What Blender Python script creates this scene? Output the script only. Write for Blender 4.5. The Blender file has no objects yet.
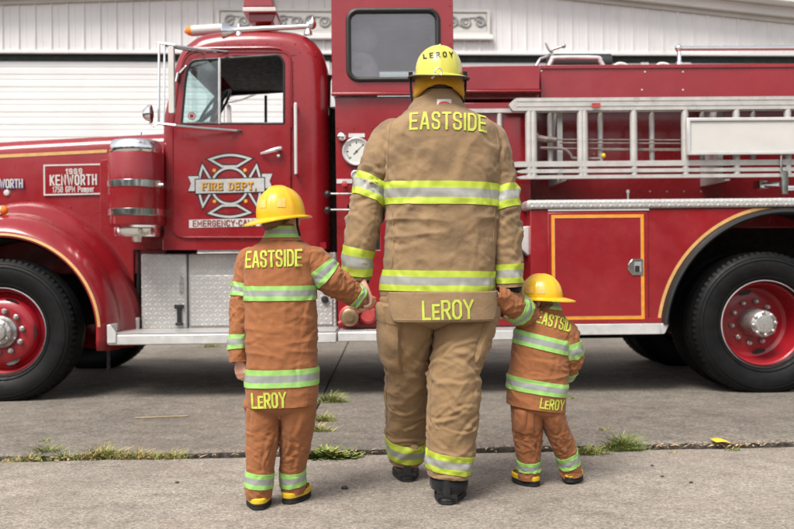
import bpy, bmesh, math, random
import numpy as np
from mathutils import Vector, Matrix, noise as mnoise
from mathutils.geometry import tessellate_polygon
from mathutils.bvhtree import BVHTree
random.seed(7)
SC = bpy.context.scene
COL = SC.collection
PI = math.pi
def R(d): return math.radians(d)

# ------------------------------------------------------------------ camera model
CAM_H, FPX, CX, CY, ROLL = 1.0, 900.0, 397.0, 264.5, 0.0095
def ray(px, py):
    u = (px - CX) / FPX; v = (CY - py) / FPX
    return u + ROLL * v, v - ROLL * u
class Frame:
    """a vertical plane in the world (origin, yaw): measured points of the photo -> real metres on it"""
    def __init__(self, ox, oy, yaw):
        self.ox, self.oy, self.c, self.s, self.yaw = ox, oy, math.cos(yaw), math.sin(yaw), yaw
    def at(self, px, py, yl=0.0):
        u, v = ray(px, py)
        c, s = self.c, self.s
        t = (yl + (-s * self.ox + c * self.oy)) / (c - s * u)
        return (t * (c * u + s) - (c * self.ox + s * self.oy), CAM_H + v * t)
    def world(self, p):
        return Vector((self.ox + self.c * p[0] - self.s * p[1], self.oy + self.s * p[0] + self.c * p[1], p[2]))
    def scale(self, yl=0.0): return FPX / (self.oy + yl)
def ground(px, py, z=0.0):
    u, v = ray(px, py); t = (CAM_H - z) / -v
    return (u * t, t, z)
def W(px, py, Y):
    u, v = ray(px, py)
    return Vector((u * Y, Y, CAM_H + v * Y))

# ------------------------------------------------------------------ materials
def new_mat(name):
    m = bpy.data.materials.new(name); m.use_nodes = True
    nt = m.node_tree; nt.nodes.clear()
    out = nt.nodes.new('ShaderNodeOutputMaterial'); p = nt.nodes.new('ShaderNodeBsdfPrincipled')
    nt.links.new(p.outputs[0], out.inputs[0])
    return m, nt, p, out
def nd(nt, t, **kw):
    n = nt.nodes.new(t)
    for k, v in kw.items():
        if k.startswith('i_'): n.inputs[k[2:].replace('_', ' ')].default_value = v
        else: setattr(n, k, v)
    return n
def mth(nt, op, a, b=None, c=None):
    n = nt.nodes.new('ShaderNodeMath'); n.operation = op
    for i, v in enumerate((a, b, c)):
        if v is None: continue
        if isinstance(v, (int, float)): n.inputs[i].default_value = v
        else: nt.links.new(v, n.inputs[i])
    return n.outputs[0]
def tex_noise(nt, scale, detail=4, rough=.55, vec=None, stretch=None):
    if vec is None:
        tc = nt.nodes.new('ShaderNodeTexCoord'); vec = tc.outputs['Object']
    if stretch:
        mp = nt.nodes.new('ShaderNodeMapping'); mp.inputs['Scale'].default_value = stretch
        nt.links.new(vec, mp.inputs['Vector']); vec = mp.outputs[0]
    n = nt.nodes.new('ShaderNodeTexNoise'); n.inputs['Scale'].default_value = scale
    n.inputs['Detail'].default_value = detail; n.inputs['Roughness'].default_value = rough
    nt.links.new(vec, n.inputs['Vector'])
    return n.outputs['Fac']
def ramp(nt, fac, stops):
    r = nt.nodes.new('ShaderNodeValToRGB'); nt.links.new(fac, r.inputs[0])
    el = r.color_ramp.elements
    while len(el) < len(stops): el.new(.5)
    for e, (p, c) in zip(el, stops):
        e.position = p; e.color = tuple(c) + (1,) if len(c) == 3 else c
    return r.outputs[0]
def g3(v): return (v, v, v)
def mixc(nt, fac, a, b, mode='MIX'):
    n = nt.nodes.new('ShaderNodeMix'); n.data_type = 'RGBA'; n.blend_type = mode
    if isinstance(fac, (int, float)): n.inputs[0].default_value = fac
    else: nt.links.new(fac, n.inputs[0])
    for i, v in ((6, a), (7, b)):
        if isinstance(v, tuple): n.inputs[i].default_value = v + (1,)
        else: nt.links.new(v, n.inputs[i])
    return n.outputs[2]
def bump(nt, p, h, strength, dist=.01, prev=None):
    b = nt.nodes.new('ShaderNodeBump'); b.inputs['Strength'].default_value = strength
    b.inputs['Distance'].default_value = dist
    nt.links.new(h, b.inputs['Height'])
    if prev: nt.links.new(prev, b.inputs['Normal'])
    nt.links.new(b.outputs[0], p.inputs['Normal'])
    return b.outputs[0]
def simple(name, col, rough=.5, metal=0., coat=0., var=.12, scale=6., bmp=0., bscale=60., bdist=.004, dirt=None, spec=.5):
    m, nt, p, o = new_mat(name)
    f = tex_noise(nt, scale, 5)
    lo = tuple(max(0, c * (1 - var)) for c in col); hi = tuple(min(1, c * (1 + var)) for c in col)
    c = ramp(nt, f, [(.3, lo), (.7, hi)])
    if dirt:
        f2 = ramp(nt, tex_noise(nt, dirt[1], 8, .65), [(dirt[2], g3(0)), (min(1, dirt[2] + .18), g3(1))])
        c = mixc(nt, mth(nt, 'MULTIPLY', f2, dirt[3]), c, dirt[0])
    nt.links.new(c, p.inputs['Base Color'])
    rr = ramp(nt, tex_noise(nt, scale * 2.3, 4), [(.3, g3(max(.02, rough * .8))), (.7, g3(min(1, rough * 1.2)))])
    nt.links.new(rr, p.inputs['Roughness'])
    p.inputs['Metallic'].default_value = metal
    p.inputs['Coat Weight'].default_value = coat; p.inputs['Coat Roughness'].default_value = .08
    p.inputs['Specular IOR Level'].default_value = spec
    if bmp: bump(nt, p, tex_noise(nt, bscale, 4), bmp, bdist)
    return m
def fabric(name, col, weave=900., dirt=None, var=.14):
    m, nt, p, o = new_mat(name)
    tc = nt.nodes.new('ShaderNodeTexCoord')
    f = tex_noise(nt, 5, 6, .6)
    c = ramp(nt, f, [(.28, tuple(x * (1 - var) for x in col)), (.72, tuple(min(1, x * (1 + var)) for x in col))])
    c = mixc(nt, mth(nt, 'MULTIPLY', tex_noise(nt, 240, 2), .35), c, tuple(x * .7 for x in col))
    if dirt:
        f2 = ramp(nt, tex_noise(nt, dirt[1], 7, .62), [(dirt[2], g3(0)), (min(1, dirt[2] + .2), g3(1))])
        c = mixc(nt, mth(nt, 'MULTIPLY', f2, dirt[3]), c, dirt[0])
    nt.links.new(c, p.inputs['Base Color'])
    p.inputs['Roughness'].default_value = .92
    p.inputs['Specular IOR Level'].default_value = .2
    p.inputs['Sheen Weight'].default_value = .12; p.inputs['Sheen Roughness'].default_value = .5
    prev = None
    for rot, sc, st, ds in (((0, .6, .3), (7, 7, 15), .15, .016), ((0, -.7, .8), (6, 6, 14), .13, .016)):      # crumple creases, two slants
        mp = nd(nt, 'ShaderNodeMapping'); mp.inputs['Rotation'].default_value = rot; mp.inputs['Scale'].default_value = sc
        nt.links.new(tc.outputs['Object'], mp.inputs['Vector'])
        n = nd(nt, 'ShaderNodeTexNoise'); n.noise_type = 'RIDGED_MULTIFRACTAL'; n.inputs['Scale'].default_value = 1.0; n.inputs['Detail'].default_value = 2.5; n.inputs['Roughness'].default_value = .45
        nt.links.new(mp.outputs[0], n.inputs['Vector'])
        prev = bump(nt, p, n.outputs['Fac'], st, ds, prev)
    b1 = bump(nt, p, tex_noise(nt, 26, 5, .6), .4, .010, prev)
    bump(nt, p, tex_noise(nt, 420, 2, .5), .3, .002, b1)
    return m
def glass_mat(name, tint=(.9, .95, .95), refl=.08, rough=.01, body=0.0, bodycol=(.3, .3, .3)):
    m, nt, p, o = new_mat(name); nt.nodes.remove(p)
    tr = nd(nt, 'ShaderNodeBsdfTransparent'); tr.inputs[0].default_value = tint + (1,)
    gl = nd(nt, 'ShaderNodeBsdfGlossy'); gl.inputs['Roughness'].default_value = rough
    gl.inputs['Color'].default_value = (.95, .95, .95, 1)
    lw = nd(nt, 'ShaderNodeLayerWeight'); lw.inputs[0].default_value = .25
    f = mth(nt, 'ADD', mth(nt, 'MULTIPLY', lw.outputs['Fresnel'], .8), refl)
    f = mth(nt, 'ADD', f, mth(nt, 'MULTIPLY', tex_noise(nt, 3, 4), .04))
    mx = nd(nt, 'ShaderNodeMixShader'); nt.links.new(f, mx.inputs[0])
    nt.links.new(tr.outputs[0], mx.inputs[1]); nt.links.new(gl.outputs[0], mx.inputs[2])
    last = mx
    if body:
        df = nd(nt, 'ShaderNodeBsdfDiffuse'); df.inputs[0].default_value = bodycol + (1,)
        m2 = nd(nt, 'ShaderNodeMixShader'); m2.inputs[0].default_value = body
        nt.links.new(mx.outputs[0], m2.inputs[1]); nt.links.new(df.outputs[0], m2.inputs[2]); last = m2
    nt.links.new(last.outputs[0], o.inputs[0])
    return m
def paint_mat(name, col, fade=(.36, .035, .04), rough=.22):
    m, nt, p, o = new_mat(name)
    c = ramp(nt, tex_noise(nt, 1.3, 6, .6), [(.3, tuple(x * .86 for x in col)), (.72, tuple(min(1, x * 1.12) for x in col))])
    fa = ramp(nt, tex_noise(nt, 2.2, 7, .65), [(.5, g3(0)), (.75, g3(1))])
    c = mixc(nt, mth(nt, 'MULTIPLY', fa, .42), c, fade)
    sp = ramp(nt, tex_noise(nt, 70, 6, .7), [(.68, g3(0)), (.74, g3(1))])       # chips and road grit
    c = mixc(nt, mth(nt, 'MULTIPLY', sp, .45), c, (.10, .03, .025))
    nt.links.new(c, p.inputs['Base Color'])
    rr = ramp(nt, tex_noise(nt, 6, 6, .65), [(.3, g3(rough * .7)), (.75, g3(rough * 1.7))])
    nt.links.new(rr, p.inputs['Roughness'])
    p.inputs['Coat Weight'].default_value = .35; p.inputs['Coat Roughness'].default_value = .09
    b = bump(nt, p, tex_noise(nt, 2.4, 2), .18, .03)
    bump(nt, p, tex_noise(nt, 35, 3), .04, .004, b)
    return m
def plate_mat(name, col=(.55, .55, .55), cell=.034, axes='xz', rough=.34):
    """aluminium tread plate: alternating raised lozenges"""
    m, nt, p, o = new_mat(name)
    tc = nd(nt, 'ShaderNodeTexCoord'); sx = nd(nt, 'ShaderNodeSeparateXYZ'); nt.links.new(tc.outputs['Object'], sx.inputs[0])
    a = {'x': sx.outputs[0], 'y': sx.outputs[1], 'z': sx.outputs[2]}
    x = mth(nt, 'MULTIPLY', a['x'], 1 / cell)
    z = mth(nt, 'MULTIPLY', mth(nt, 'ADD', a['y'], a['z']), 1 / cell)
    fx, fz = mth(nt, 'FLOOR', x), mth(nt, 'FLOOR', z)
    u = mth(nt, 'SUBTRACT', mth(nt, 'SUBTRACT', x, fx), .5); v = mth(nt, 'SUBTRACT', mth(nt, 'SUBTRACT', z, fz), .5)
    par = mth(nt, 'PINGPONG', mth(nt, 'ADD', fx, fz), 1.0)
    A = mth(nt, 'POWER', mth(nt, 'ADD', u, v), 2.0); B = mth(nt, 'POWER', mth(nt, 'SUBTRACT', u, v), 2.0)
    d1 = mth(nt, 'ADD', mth(nt, 'MULTIPLY', A, 2.2), mth(nt, 'MULTIPLY', B, 26)); d2 = mth(nt, 'ADD', mth(nt, 'MULTIPLY', A, 26), mth(nt, 'MULTIPLY', B, 2.2))
    d = mth(nt, 'ADD', mth(nt, 'MULTIPLY', d1, par), mth(nt, 'MULTIPLY', d2, mth(nt, 'SUBTRACT', 1.0, par)))
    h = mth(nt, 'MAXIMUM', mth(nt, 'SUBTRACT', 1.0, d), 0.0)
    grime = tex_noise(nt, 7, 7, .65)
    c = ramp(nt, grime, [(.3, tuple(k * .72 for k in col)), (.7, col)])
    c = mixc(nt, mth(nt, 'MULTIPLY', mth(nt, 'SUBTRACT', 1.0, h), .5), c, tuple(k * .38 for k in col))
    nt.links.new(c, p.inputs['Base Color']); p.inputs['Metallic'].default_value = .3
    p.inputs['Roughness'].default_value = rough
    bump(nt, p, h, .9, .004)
    return m

# ------------------------------------------------------------------ mesh builder
class MB:
    def __init__(s): s.v = []; s.f = []; s.m = []
    def add(s, vs, fs, m=0):
        b = len(s.v); s.v += [tuple(v) for v in vs]
        s.f += [tuple(b + i for i in f) for f in fs]; s.m += [m] * len(fs)
        return s
    def box(s, x0, x1, y0, y1, z0, z1, m=0):
        x0, x1 = sorted((x0, x1)); y0, y1 = sorted((y0, y1)); z0, z1 = sorted((z0, z1))
        vs = [(x, y, z) for z in (z0, z1) for y in (y0, y1) for x in (x0, x1)]
        return s.add(vs, [(0, 2, 3, 1), (4, 5, 7, 6), (0, 1, 5, 4), (2, 6, 7, 3), (0, 4, 6, 2), (1, 3, 7, 5)], m)
    def prism(s, poly, y0, y1, holes=(), m=0, ms=None):
        """outline in (x,z), optional holes, between y0 (near) and y1"""
        loops = [list(poly)] + [list(h) for h in holes]
        flat = [p for l in loops for p in l]; n = len(flat)
        tris = tessellate_polygon([[Vector((p[0], p[1], 0)) for p in l] for l in loops])
        vs = [(p[0], y0, p[1]) for p in flat] + [(p[0], y1, p[1]) for p in flat]
        s.add(vs, [tuple(t) for t in tris] + [tuple(i + n for i in reversed(t)) for t in tris], m)
        o = 0; b = len(s.v) - 2 * n; q = []
        for l in loops:
            k = len(l)
            for i in range(k): q.append((b + o + i, b + o + (i + 1) % k, b + n + o + (i + 1) % k, b + n + o + i))
            o += k
        s.f += q; s.m += [m if ms is None else ms] * len(q)
        return s
    def tube(s, pts, r, n=10, m=0, cap=True, flat=1.0):
        pts = [Vector(p) for p in pts]; k = len(pts)
        rs = r if isinstance(r, (list, tuple)) else [r] * k
        t0 = (pts[1] - pts[0]).normalized()
        up = Vector((0, 0, 1)) if abs(t0.z) < .9 else Vector((0, 1, 0))
        u = t0.cross(up).normalized(); vs = []; fs = []
        for i, p in enumerate(pts):
            t = (pts[min(i + 1, k - 1)] - pts[max(i - 1, 0)]).normalized()
            u = (u - t * u.dot(t)).normalized(); w = t.cross(u)
            for j in range(n):
                a = 2 * PI * j / n
                vs.append(p + (u * math.cos(a) + w * math.sin(a) * flat) * rs[i])
        for i in range(k - 1):
            for j in range(n):
                fs.append((i * n + j, i * n + (j + 1) % n, (i + 1) * n + (j + 1) % n, (i + 1) * n + j))
        if cap: fs += [tuple(reversed(range(n))), tuple(range((k - 1) * n, k * n))]
        return s.add(vs, fs, m)
    def lathe(s, prof, c, ax=(0, 1, 0), n=48, m=0, a0=0., a1=2 * PI, mf=None):
        """prof: (radius, along axis)"""
        ax = Vector(ax).normalized(); c = Vector(c)
        ref = Vector((1, 0, 0)) if abs(ax.x) < .9 else Vector((0, 0, 1))
        u = (ref - ax * ref.dot(ax)).normalized(); w = ax.cross(u)
        if abs(ax.y) > .9: u = Vector((1, 0, 0)); w = Vector((0, 0, 1))
        full = abs(a1 - a0 - 2 * PI) < 1e-6; k = n if full else n + 1; vs = []; b = len(s.v)
        for r, h in prof:
            for j in range(k):
                a = a0 + (a1 - a0) * j / n
                vs.append(c + ax * h + (u * math.cos(a) + w * math.sin(a)) * r)
        s.v += [tuple(v) for v in vs]
        for i in range(len(prof) - 1):
            for j in range(n):
                j2 = (j + 1) % k
                s.f.append((b + i * k + j, b + i * k + j2, b + (i + 1) * k + j2, b + (i + 1) * k + j))
                s.m.append(m if mf is None else mf[i])
        return s
    def ball(s, c, r, n=12, m=0):
        rx, ry, rz = r if isinstance(r, (list, tuple)) else (r, r, r)
        vs = []; fs = []; k = max(4, n // 2)
        for i in range(1, k):
            t = PI * i / k
            for j in range(n):
                a = 2 * PI * j / n
                vs.append((c[0] + rx * math.sin(t) * math.cos(a), c[1] + ry * math.sin(t) * math.sin(a), c[2] + rz * math.cos(t)))
        top = len(vs); vs += [(c[0], c[1], c[2] + rz), (c[0], c[1], c[2] - rz)]
        for i in range(k - 2):
            for j in range(n): fs.append((i * n + j, (i + 1) * n + j, (i + 1) * n + (j + 1) % n, i * n + (j + 1) % n))
        for j in range(n):
            fs.append((top, j, (j + 1) % n)); fs.append((top + 1, (k - 2) * n + (j + 1) % n, (k - 2) * n + j))
        return s.add(vs, fs, m)
    def grid(s, P, m=0, wrap=False, mf=None):
        nr = len(P); nc = len(P[0]); b = len(s.v)
        s.v += [tuple(p) for row in P for p in row]
        for i in range(nr - 1):
            for j in range(nc if wrap else nc - 1):
                j2 = (j + 1) % nc
                s.f.append((b + i * nc + j, b + i * nc + j2, b + (i + 1) * nc + j2, b + (i + 1) * nc + j))
                s.m.append(m if mf is None else mf(i, j))
        return s
    def mesh(s, name, mats, off=(0, 0, 0), smooth=True, fix=True, ang=40):
        me = bpy.data.meshes.new(name)
        o = Vector(off)
        me.from_pydata([tuple(Vector(v) - o) for v in s.v], [], s.f)
        for mt in (mats if isinstance(mats, (list, tuple)) else [mats]): me.materials.append(mt)
        me.polygons.foreach_set('material_index', s.m)
        if fix:
            bm = bmesh.new(); bm.from_mesh(me)
            bmesh.ops.recalc_face_normals(bm, faces=bm.faces); bm.to_mesh(me); bm.free()
        if smooth:
            me.shade_smooth(); me.set_sharp_from_angle(angle=R(ang))
        me.update()
        return me
    def build(s, name, mats, parent=None, off=(0, 0, 0), smooth=True, fix=True, bevel=0., seg=2, ang=40):
        o = bpy.data.objects.new(name, s.mesh(name, mats, off, smooth, fix, ang)); COL.objects.link(o)
        if parent: o.parent = parent
        if bevel:
            b = o.modifiers.new('bevel', 'BEVEL'); b.width = bevel; b.segments = seg; b.limit_method = 'ANGLE'; b.angle_limit = R(35)
            b.harden_normals = False
        return o
def empty(name, loc=(0, 0, 0), rz=0., parent=None):
    o = bpy.data.objects.new(name, None); COL.objects.link(o); o.location = loc; o.rotation_euler = (0, 0, rz)
    o.empty_display_size = .1
    if parent: o.parent = parent
    return o
def tag(o, label=None, cat=None, group=None, kind=None):
    if label: o['label'] = label
    if cat: o['category'] = cat
    if group: o['group'] = group
    if kind: o['kind'] = kind
    return o
def dup(o, parent=None, loc=None):
    c = o.copy(); COL.objects.link(c)
    if parent is not None: c.parent = parent
    if loc is not None: c.location = loc
    for ch in list(o.children): dup(ch, c)
    return c
def circle(cx, cz, r, n=48, a0=0, a1=2 * PI):
    full = abs(a1 - a0 - 2 * PI) < 1e-6
    return [(cx + r * math.cos(a0 + (a1 - a0) * i / (n if full else n - 1)), cz + r * math.sin(a0 + (a1 - a0) * i / (n if full else n - 1))) for i in range(n)]
def rrect(x0, x1, z0, z1, r, n=6):
    x0, x1 = sorted((x0, x1)); z0, z1 = sorted((z0, z1)); out = []
    for cx, cz, a in ((x1 - r, z1 - r, 0), (x0 + r, z1 - r, PI / 2), (x0 + r, z0 + r, PI), (x1 - r, z0 + r, 1.5 * PI)):
        for i in range(n + 1): out.append((cx + r * math.cos(a + PI / 2 * i / n), cz + r * math.sin(a + PI / 2 * i / n)))
    return out
def round_poly(pts, rs, n=5):
    """round the corners of a 2-D polygon"""
    out = []; k = len(pts)
    for i in range(k):
        p = Vector(pts[i]); a = Vector(pts[i - 1]) - p; b = Vector(pts[(i + 1) % k]) - p
        r = rs[i] if isinstance(rs, (list, tuple)) else rs
        r = min(r, a.length * .45, b.length * .45)
        if r < 1e-5: out.append(tuple(p)); continue
        A = p + a.normalized() * r; B = p + b.normalized() * r
        for j in range(n + 1):
            t = j / n; out.append(tuple(A * (1 - t) ** 2 + p * 2 * t * (1 - t) + B * t * t))
    return out
def smooth_line(pts, sub=6, closed=False):
    P = [Vector(p) for p in pts]; out = []; n = len(P)
    for i in range(n if closed else n - 1):
        g = (lambda k: P[k % n]) if closed else (lambda k: P[max(0, min(n - 1, k))])
        p0, p1, p2, p3 = g(i - 1), g(i), g(i + 1), g(i + 2)
        for j in range(sub):
            t = j / sub
            out.append(.5 * ((2 * p1) + (p2 - p0) * t + (2 * p0 - 5 * p1 + 4 * p2 - p3) * t * t + (3 * p1 - p0 - 3 * p2 + p3) * t ** 3))
    if not closed: out.append(P[-1])
    return out

# ------------------------------------------------------------------ stroke lettering
def arc(cx, cy, rx, ry, a0, a1, n=7): return [(cx + rx * math.cos(R(a0 + (a1 - a0) * i / n)), cy + ry * math.sin(R(a0 + (a1 - a0) * i / n))) for i in range(n + 1)]
GL = {  # width, list of polylines on a unit-height cell (closed when the last point equals the first)
 'E': (.56, [[(.56, 1), (0, 1), (0, 0), (.56, 0)], [(0, .5), (.48, .5)]]),
 'F': (.54, [[(.56, 1), (0, 1), (0, 0)], [(0, .5), (.46, .5)]]),
 'A': (.66, [[(0, 0), (.28, 1), (.38, 1), (.66, 0)], [(.12, .3), (.54, .3)]]),
 'S': (.56, [[(.56, .76), (.54, .9), (.42, 1), (.14, 1), (0, .88), (0, .66), (.1, .55), (.46, .45), (.56, .34), (.56, .12), (.42, 0), (.14, 0), (.02, .1), (0, .24)]]),
 'T': (.6, [[(0, 1), (.6, 1)], [(.3, 1), (.3, 0)]]),
 'I': (.0, [[(0, 0), (0, 1)]]),
 'D': (.58, [[(0, 0), (0, 1), (.36, 1), (.52, .9), (.58, .74), (.58, .26), (.52, .1), (.36, 0), (0, 0)]]),
 'L': (.5, [[(0, 1), (0, 0), (.5, 0)]]),
 'R': (.58, [[(0, 0), (0, 1), (.42, 1), (.56, .88), (.56, .6), (.42, .48), (0, .48)], [(.28, .48), (.58, 0)]]),
 'P': (.56, [[(0, 0), (0, 1), (.42, 1), (.56, .88), (.56, .58), (.42, .46), (0, .46)]]),
 'O': (.58, [[(.16, 0), (0, .16), (0, .84), (.16, 1), (.42, 1), (.58, .84), (.58, .16), (.42, 0), (.16, 0)]]),
 '0': (.5, [[(.14, 0), (0, .14), (0, .86), (.14, 1), (.36, 1), (.5, .86), (.5, .14), (.36, 0), (.14, 0)]]),
 'Y': (.66, [[(0, 1), (.33, .48), (.66, 1)], [(.33, .48), (.33, 0)]]),
 'K': (.58, [[(0, 0), (0, 1)], [(.56, 1), (.05, .46)], [(.2, .56), (.58, 0)]]),
 'N': (.6, [[(0, 0), (0, 1), (.6, 0), (.6, 1)]]),
 'W': (.9, [[(0, 1), (.22, 0), (.45, .8), (.68, 0), (.9, 1)]]),
 'H': (.58, [[(0, 0), (0, 1)], [(.58, 0), (.58, 1)], [(0, .5), (.58, .5)]]),
 'G': (.58, [[(.58, .8), (.42, 1), (.16, 1), (0, .84), (0, .16), (.16, 0), (.42, 0), (.58, .14), (.58, .46), (.34, .46)]]),
 'C': (.56, [[(.56, .78), (.54, .88), (.42, 1), (.16, 1), (0, .84), (0, .16), (.16, 0), (.42, 0), (.54, .12), (.56, .22)]]),
 'M': (.76, [[(0, 0), (0, 1), (.38, .3), (.76, 1), (.76, 0)]]),
 '1': (.2, [[(0, .78), (.2, 1), (.2, 0)]]),
 '9': (.5, [[(.06, .06), (.2, 0), (.36, 0), (.5, .14), (.5, .86), (.36, 1), (.14, 1), (0, .86), (0, .56), (.14, .44), (.5, .44)]]),
 '6': (.5, [[(.46, .9), (.36, 1), (.14, 1), (0, .86), (0, .14), (.14, 0), (.36, 0), (.5, .14), (.5, .44), (.36, .56), (0, .56)]]),
 '7': (.5, [[(0, 1), (.5, 1), (.16, 0)]]),
 '5': (.5, [[(.48, 1), (.02, 1), (.0, .56), (.36, .6), (.5, .46), (.5, .14), (.36, 0), (.12, 0), (0, .12)]]),
 'u': (.42, [[(0, .68), (0, .12), (.12, 0), (.42, 0)], [(.42, .68), (.42, 0)]]),
 'm': (.66, [[(0, 0), (0, .68)], [(0, .66), (.28, .66), (.33, .6), (.33, 0)], [(.33, .66), (.6, .66), (.66, .58), (.66, 0)]]),
 'p': (.42, [[(0, -.28), (0, .68), (.3, .68), (.42, .58), (.42, .1), (.3, 0), (0, 0)]]),
 'e': (.42, [[(0, .34), (.42, .34), (.42, .56), (.32, .68), (.1, .68), (0, .56), (0, .12), (.1, 0), (.34, 0), (.42, .1)]]),
 'r': (.26, [[(0, 0), (0, .68)], [(0, .56), (.12, .68), (.28, .68)]]),
 '.': (.04, [[(0, -.07), (0, .08)]]), '-': (.16, [[(0, .46), (.16, .46)]]), ' ': (.26, []),
}
SERIF = {'F': [[(-.16, 0), (.2, 0)], [(.56, .82), (.56, 1)], [(-.14, 1), (0, 1)]], 'I': [[(-.2, 0), (.2, 0)], [(-.2, 1), (.2, 1)]],
 'R': [[(-.16, 0), (.18, 0)], [(.42, 0), (.74, 0)], [(-.14, 1), (0, 1)]], 'E': [[(-.14, 0), (0, 0)], [(-.14, 1), (0, 1)], [(.56, .8), (.56, 1)], [(.56, 0), (.56, .2)]],
 'D': [[(-.14, 0), (0, 0)], [(-.14, 1), (0, 1)]], 'P': [[(-.16, 0), (.2, 0)], [(-.14, 1), (0, 1)]], 'T': [[(.12, 0), (.48, 0)], [(0, .78), (0, 1)], [(.6, .78), (.6, 1)]], '.': []}
def strip2d(pl, w, sub):
    """one mitred ribbon along a polyline -> list of (left,right) pairs"""
    closed = len(pl) > 2 and pl[0] == pl[-1]
    P = [Vector(p) for p in pl]
    if closed: P = P[:-1]
    n = len(P); pairs = []
    for i in range(n):
        if closed or 0 < i < n - 1:
            a = (P[i] - P[i - 1]).normalized(); b = (P[(i + 1) % n] - P[i]).normalized()
            na, nb = Vector((-a.y, a.x)), Vector((-b.y, b.x)); mt = (na + nb)
            mt = mt.normalized() if mt.length > 1e-6 else na
            L = min(w / 2 / max(.35, mt.dot(na)), w * 1.1); o = mt * L; p = P[i]
        else:
            d = ((P[1] - P[0]) if i == 0 else (P[-1] - P[-2])).normalized()
            o = Vector((-d.y, d.x)) * w / 2; p = P[i] - d * w / 2 if i == 0 else P[i] + d * w / 2
        pairs.append((p + o, p - o))
    if closed: pairs.append(pairs[0])
    out = [pairs[0]]
    for (a, b), (c, d) in zip(pairs, pairs[1:]):
        k = max(1, int(math.ceil(((a + b) / 2 - (c + d) / 2).length / sub)))
        for j in range(1, k + 1): out.append((a.lerp(c, j / k), b.lerp(d, j / k)))
    return out
def text_strips(txt, h, width=None, w=.16, gap=.3, serif=False, small=None, sub=9e9):
    """ribbons of a line of lettering, centred on 0, baseline at 0; w and gap in units of the height"""
    x = 0; raw = []
    for ch in txt:
        sc = 1.0; key = ch
        if small and ch in small: sc = .78; key = ch.upper()
        gw, pls = GL[key]
        if ch == 'I': x += w * .1
        for pl in pls + (SERIF.get(key, []) if serif else []): raw.append(([(x + p[0] * sc, p[1] * sc) for p in pl], (w if pl in pls or not serif else w * .55)))
        x += gw * sc + gap + (.06 if serif else 0)
    tot = x - gap
    sx = (width / (tot + w)) / h if width else 1.0
    out = []
    for pl, ww in raw:
        pl = [((p[0] - tot / 2) * sx * h, p[1] * h) for p in pl]
        out.append(strip2d(pl, ww * h * (min(1, sx * 1.0) if sx < 1 else 1), sub))
    return out
def flat_text(mb, strips, place, m=0, dz=.0004):
    """place(u,v,k) -> 3-D point"""
    for k, st in enumerate(strips):
        mb.grid([[place(a.x, a.y, k * dz), place(b.x, b.y, k * dz)] for a, b in st], m)
# ------------------------------------------------------------------ materials of the truck
RED = paint_mat('red_enamel', (.25, .009, .0145))
REDDARK = paint_mat('red_enamel_deep', (.21, .007, .012), rough=.2)
CHROME = simple('chrome', (.82, .82, .83), .15, 1., var=.05, scale=9)
ALU = simple('brushed_aluminium', (.62, .61, .6), .42, .35, var=.14, scale=8, bmp=.05, dirt=((.3, .28, .26), 5, .55, .5))
ALUDULL = simple('weathered_aluminium', (.50, .48, .455), .5, .35, var=.12, scale=12, dirt=((.2, .18, .16), 9, .55, .6))
PLATE = plate_mat('tread_plate', (.76, .74, .715), .036)
RUBBER = simple('tyre_rubber', (.0055, .0055, .006), .55, var=.3, scale=12, bmp=.2, bscale=90, dirt=((.016, .015, .014), 7, .5, .5), spec=.22)
BLACK = simple('black_paint', (.012, .012, .012), .45, var=.3, scale=15)
GASKET = simple('rubber_gasket', (.012, .012, .012), .5, var=.2)
DARK = simple('chassis_grime_and_gap_shade', (.007, .0065, .006), .85, var=.4, scale=10)
STEEL = simple('worn_steel', (.5, .49, .47), .38, .7, var=.25, scale=20, dirt=((.12, .09, .07), 25, .5, .7))
GOLD = simple('gold_pinstripe', (.62, .36, .13), .35, var=.12, scale=20)
AMBERSTRIPE = simple('amber_pinstripe', (.72, .28, .02), .35, var=.12, scale=20)
WHITEP = simple('white_paint', (.56, .54, .515), .4, var=.06, scale=5, dirt=((.45, .42, .38), 6, .58, .5))
SILVERLEAF = simple('silver_leaf', (.52, .51, .50), .35, .2, var=.1, scale=30)
GOLDLEAF = simple('gold_leaf', (.72, .36, .03), .3, .15, var=.12, scale=40)
BLACKLINE = simple('black_line', (.015, .008, .008), .4, var=.1)
AMBER = simple('amber_lens', (.85, .22, .01), .15, var=.1, coat=.5)
REDLENS = simple('red_lens', (.22, .01, .012), .12, var=.2, coat=.6)
DIALW = simple('dial_face', (.62, .61, .57), .35, var=.05)
REDNUT = simple('hydrant_red', (.42, .05, .05), .45, var=.2, scale=30)
BRASS = simple('cast_bronze', (.27, .18, .10), .38, .6, var=.2, scale=30)
UPHOL = simple('seat_vinyl', (.10, .10, .105), .5, var=.2, scale=9, bmp=.1)
GLASS = glass_mat('cab_glass', (.80, .9, .9), .015)
GLASSD = glass_mat('crew_glass', (.86, .83, .85), .05, body=.05, bodycol=(.32, .28, .29))  # thin grey body stands in for reflected sky
YELLOWTAG = simple('yellow_plastic', (.8, .45, .02), .5)
BLUEENAM = simple('blue_enamel', (.03, .05, .2), .3)

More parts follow.
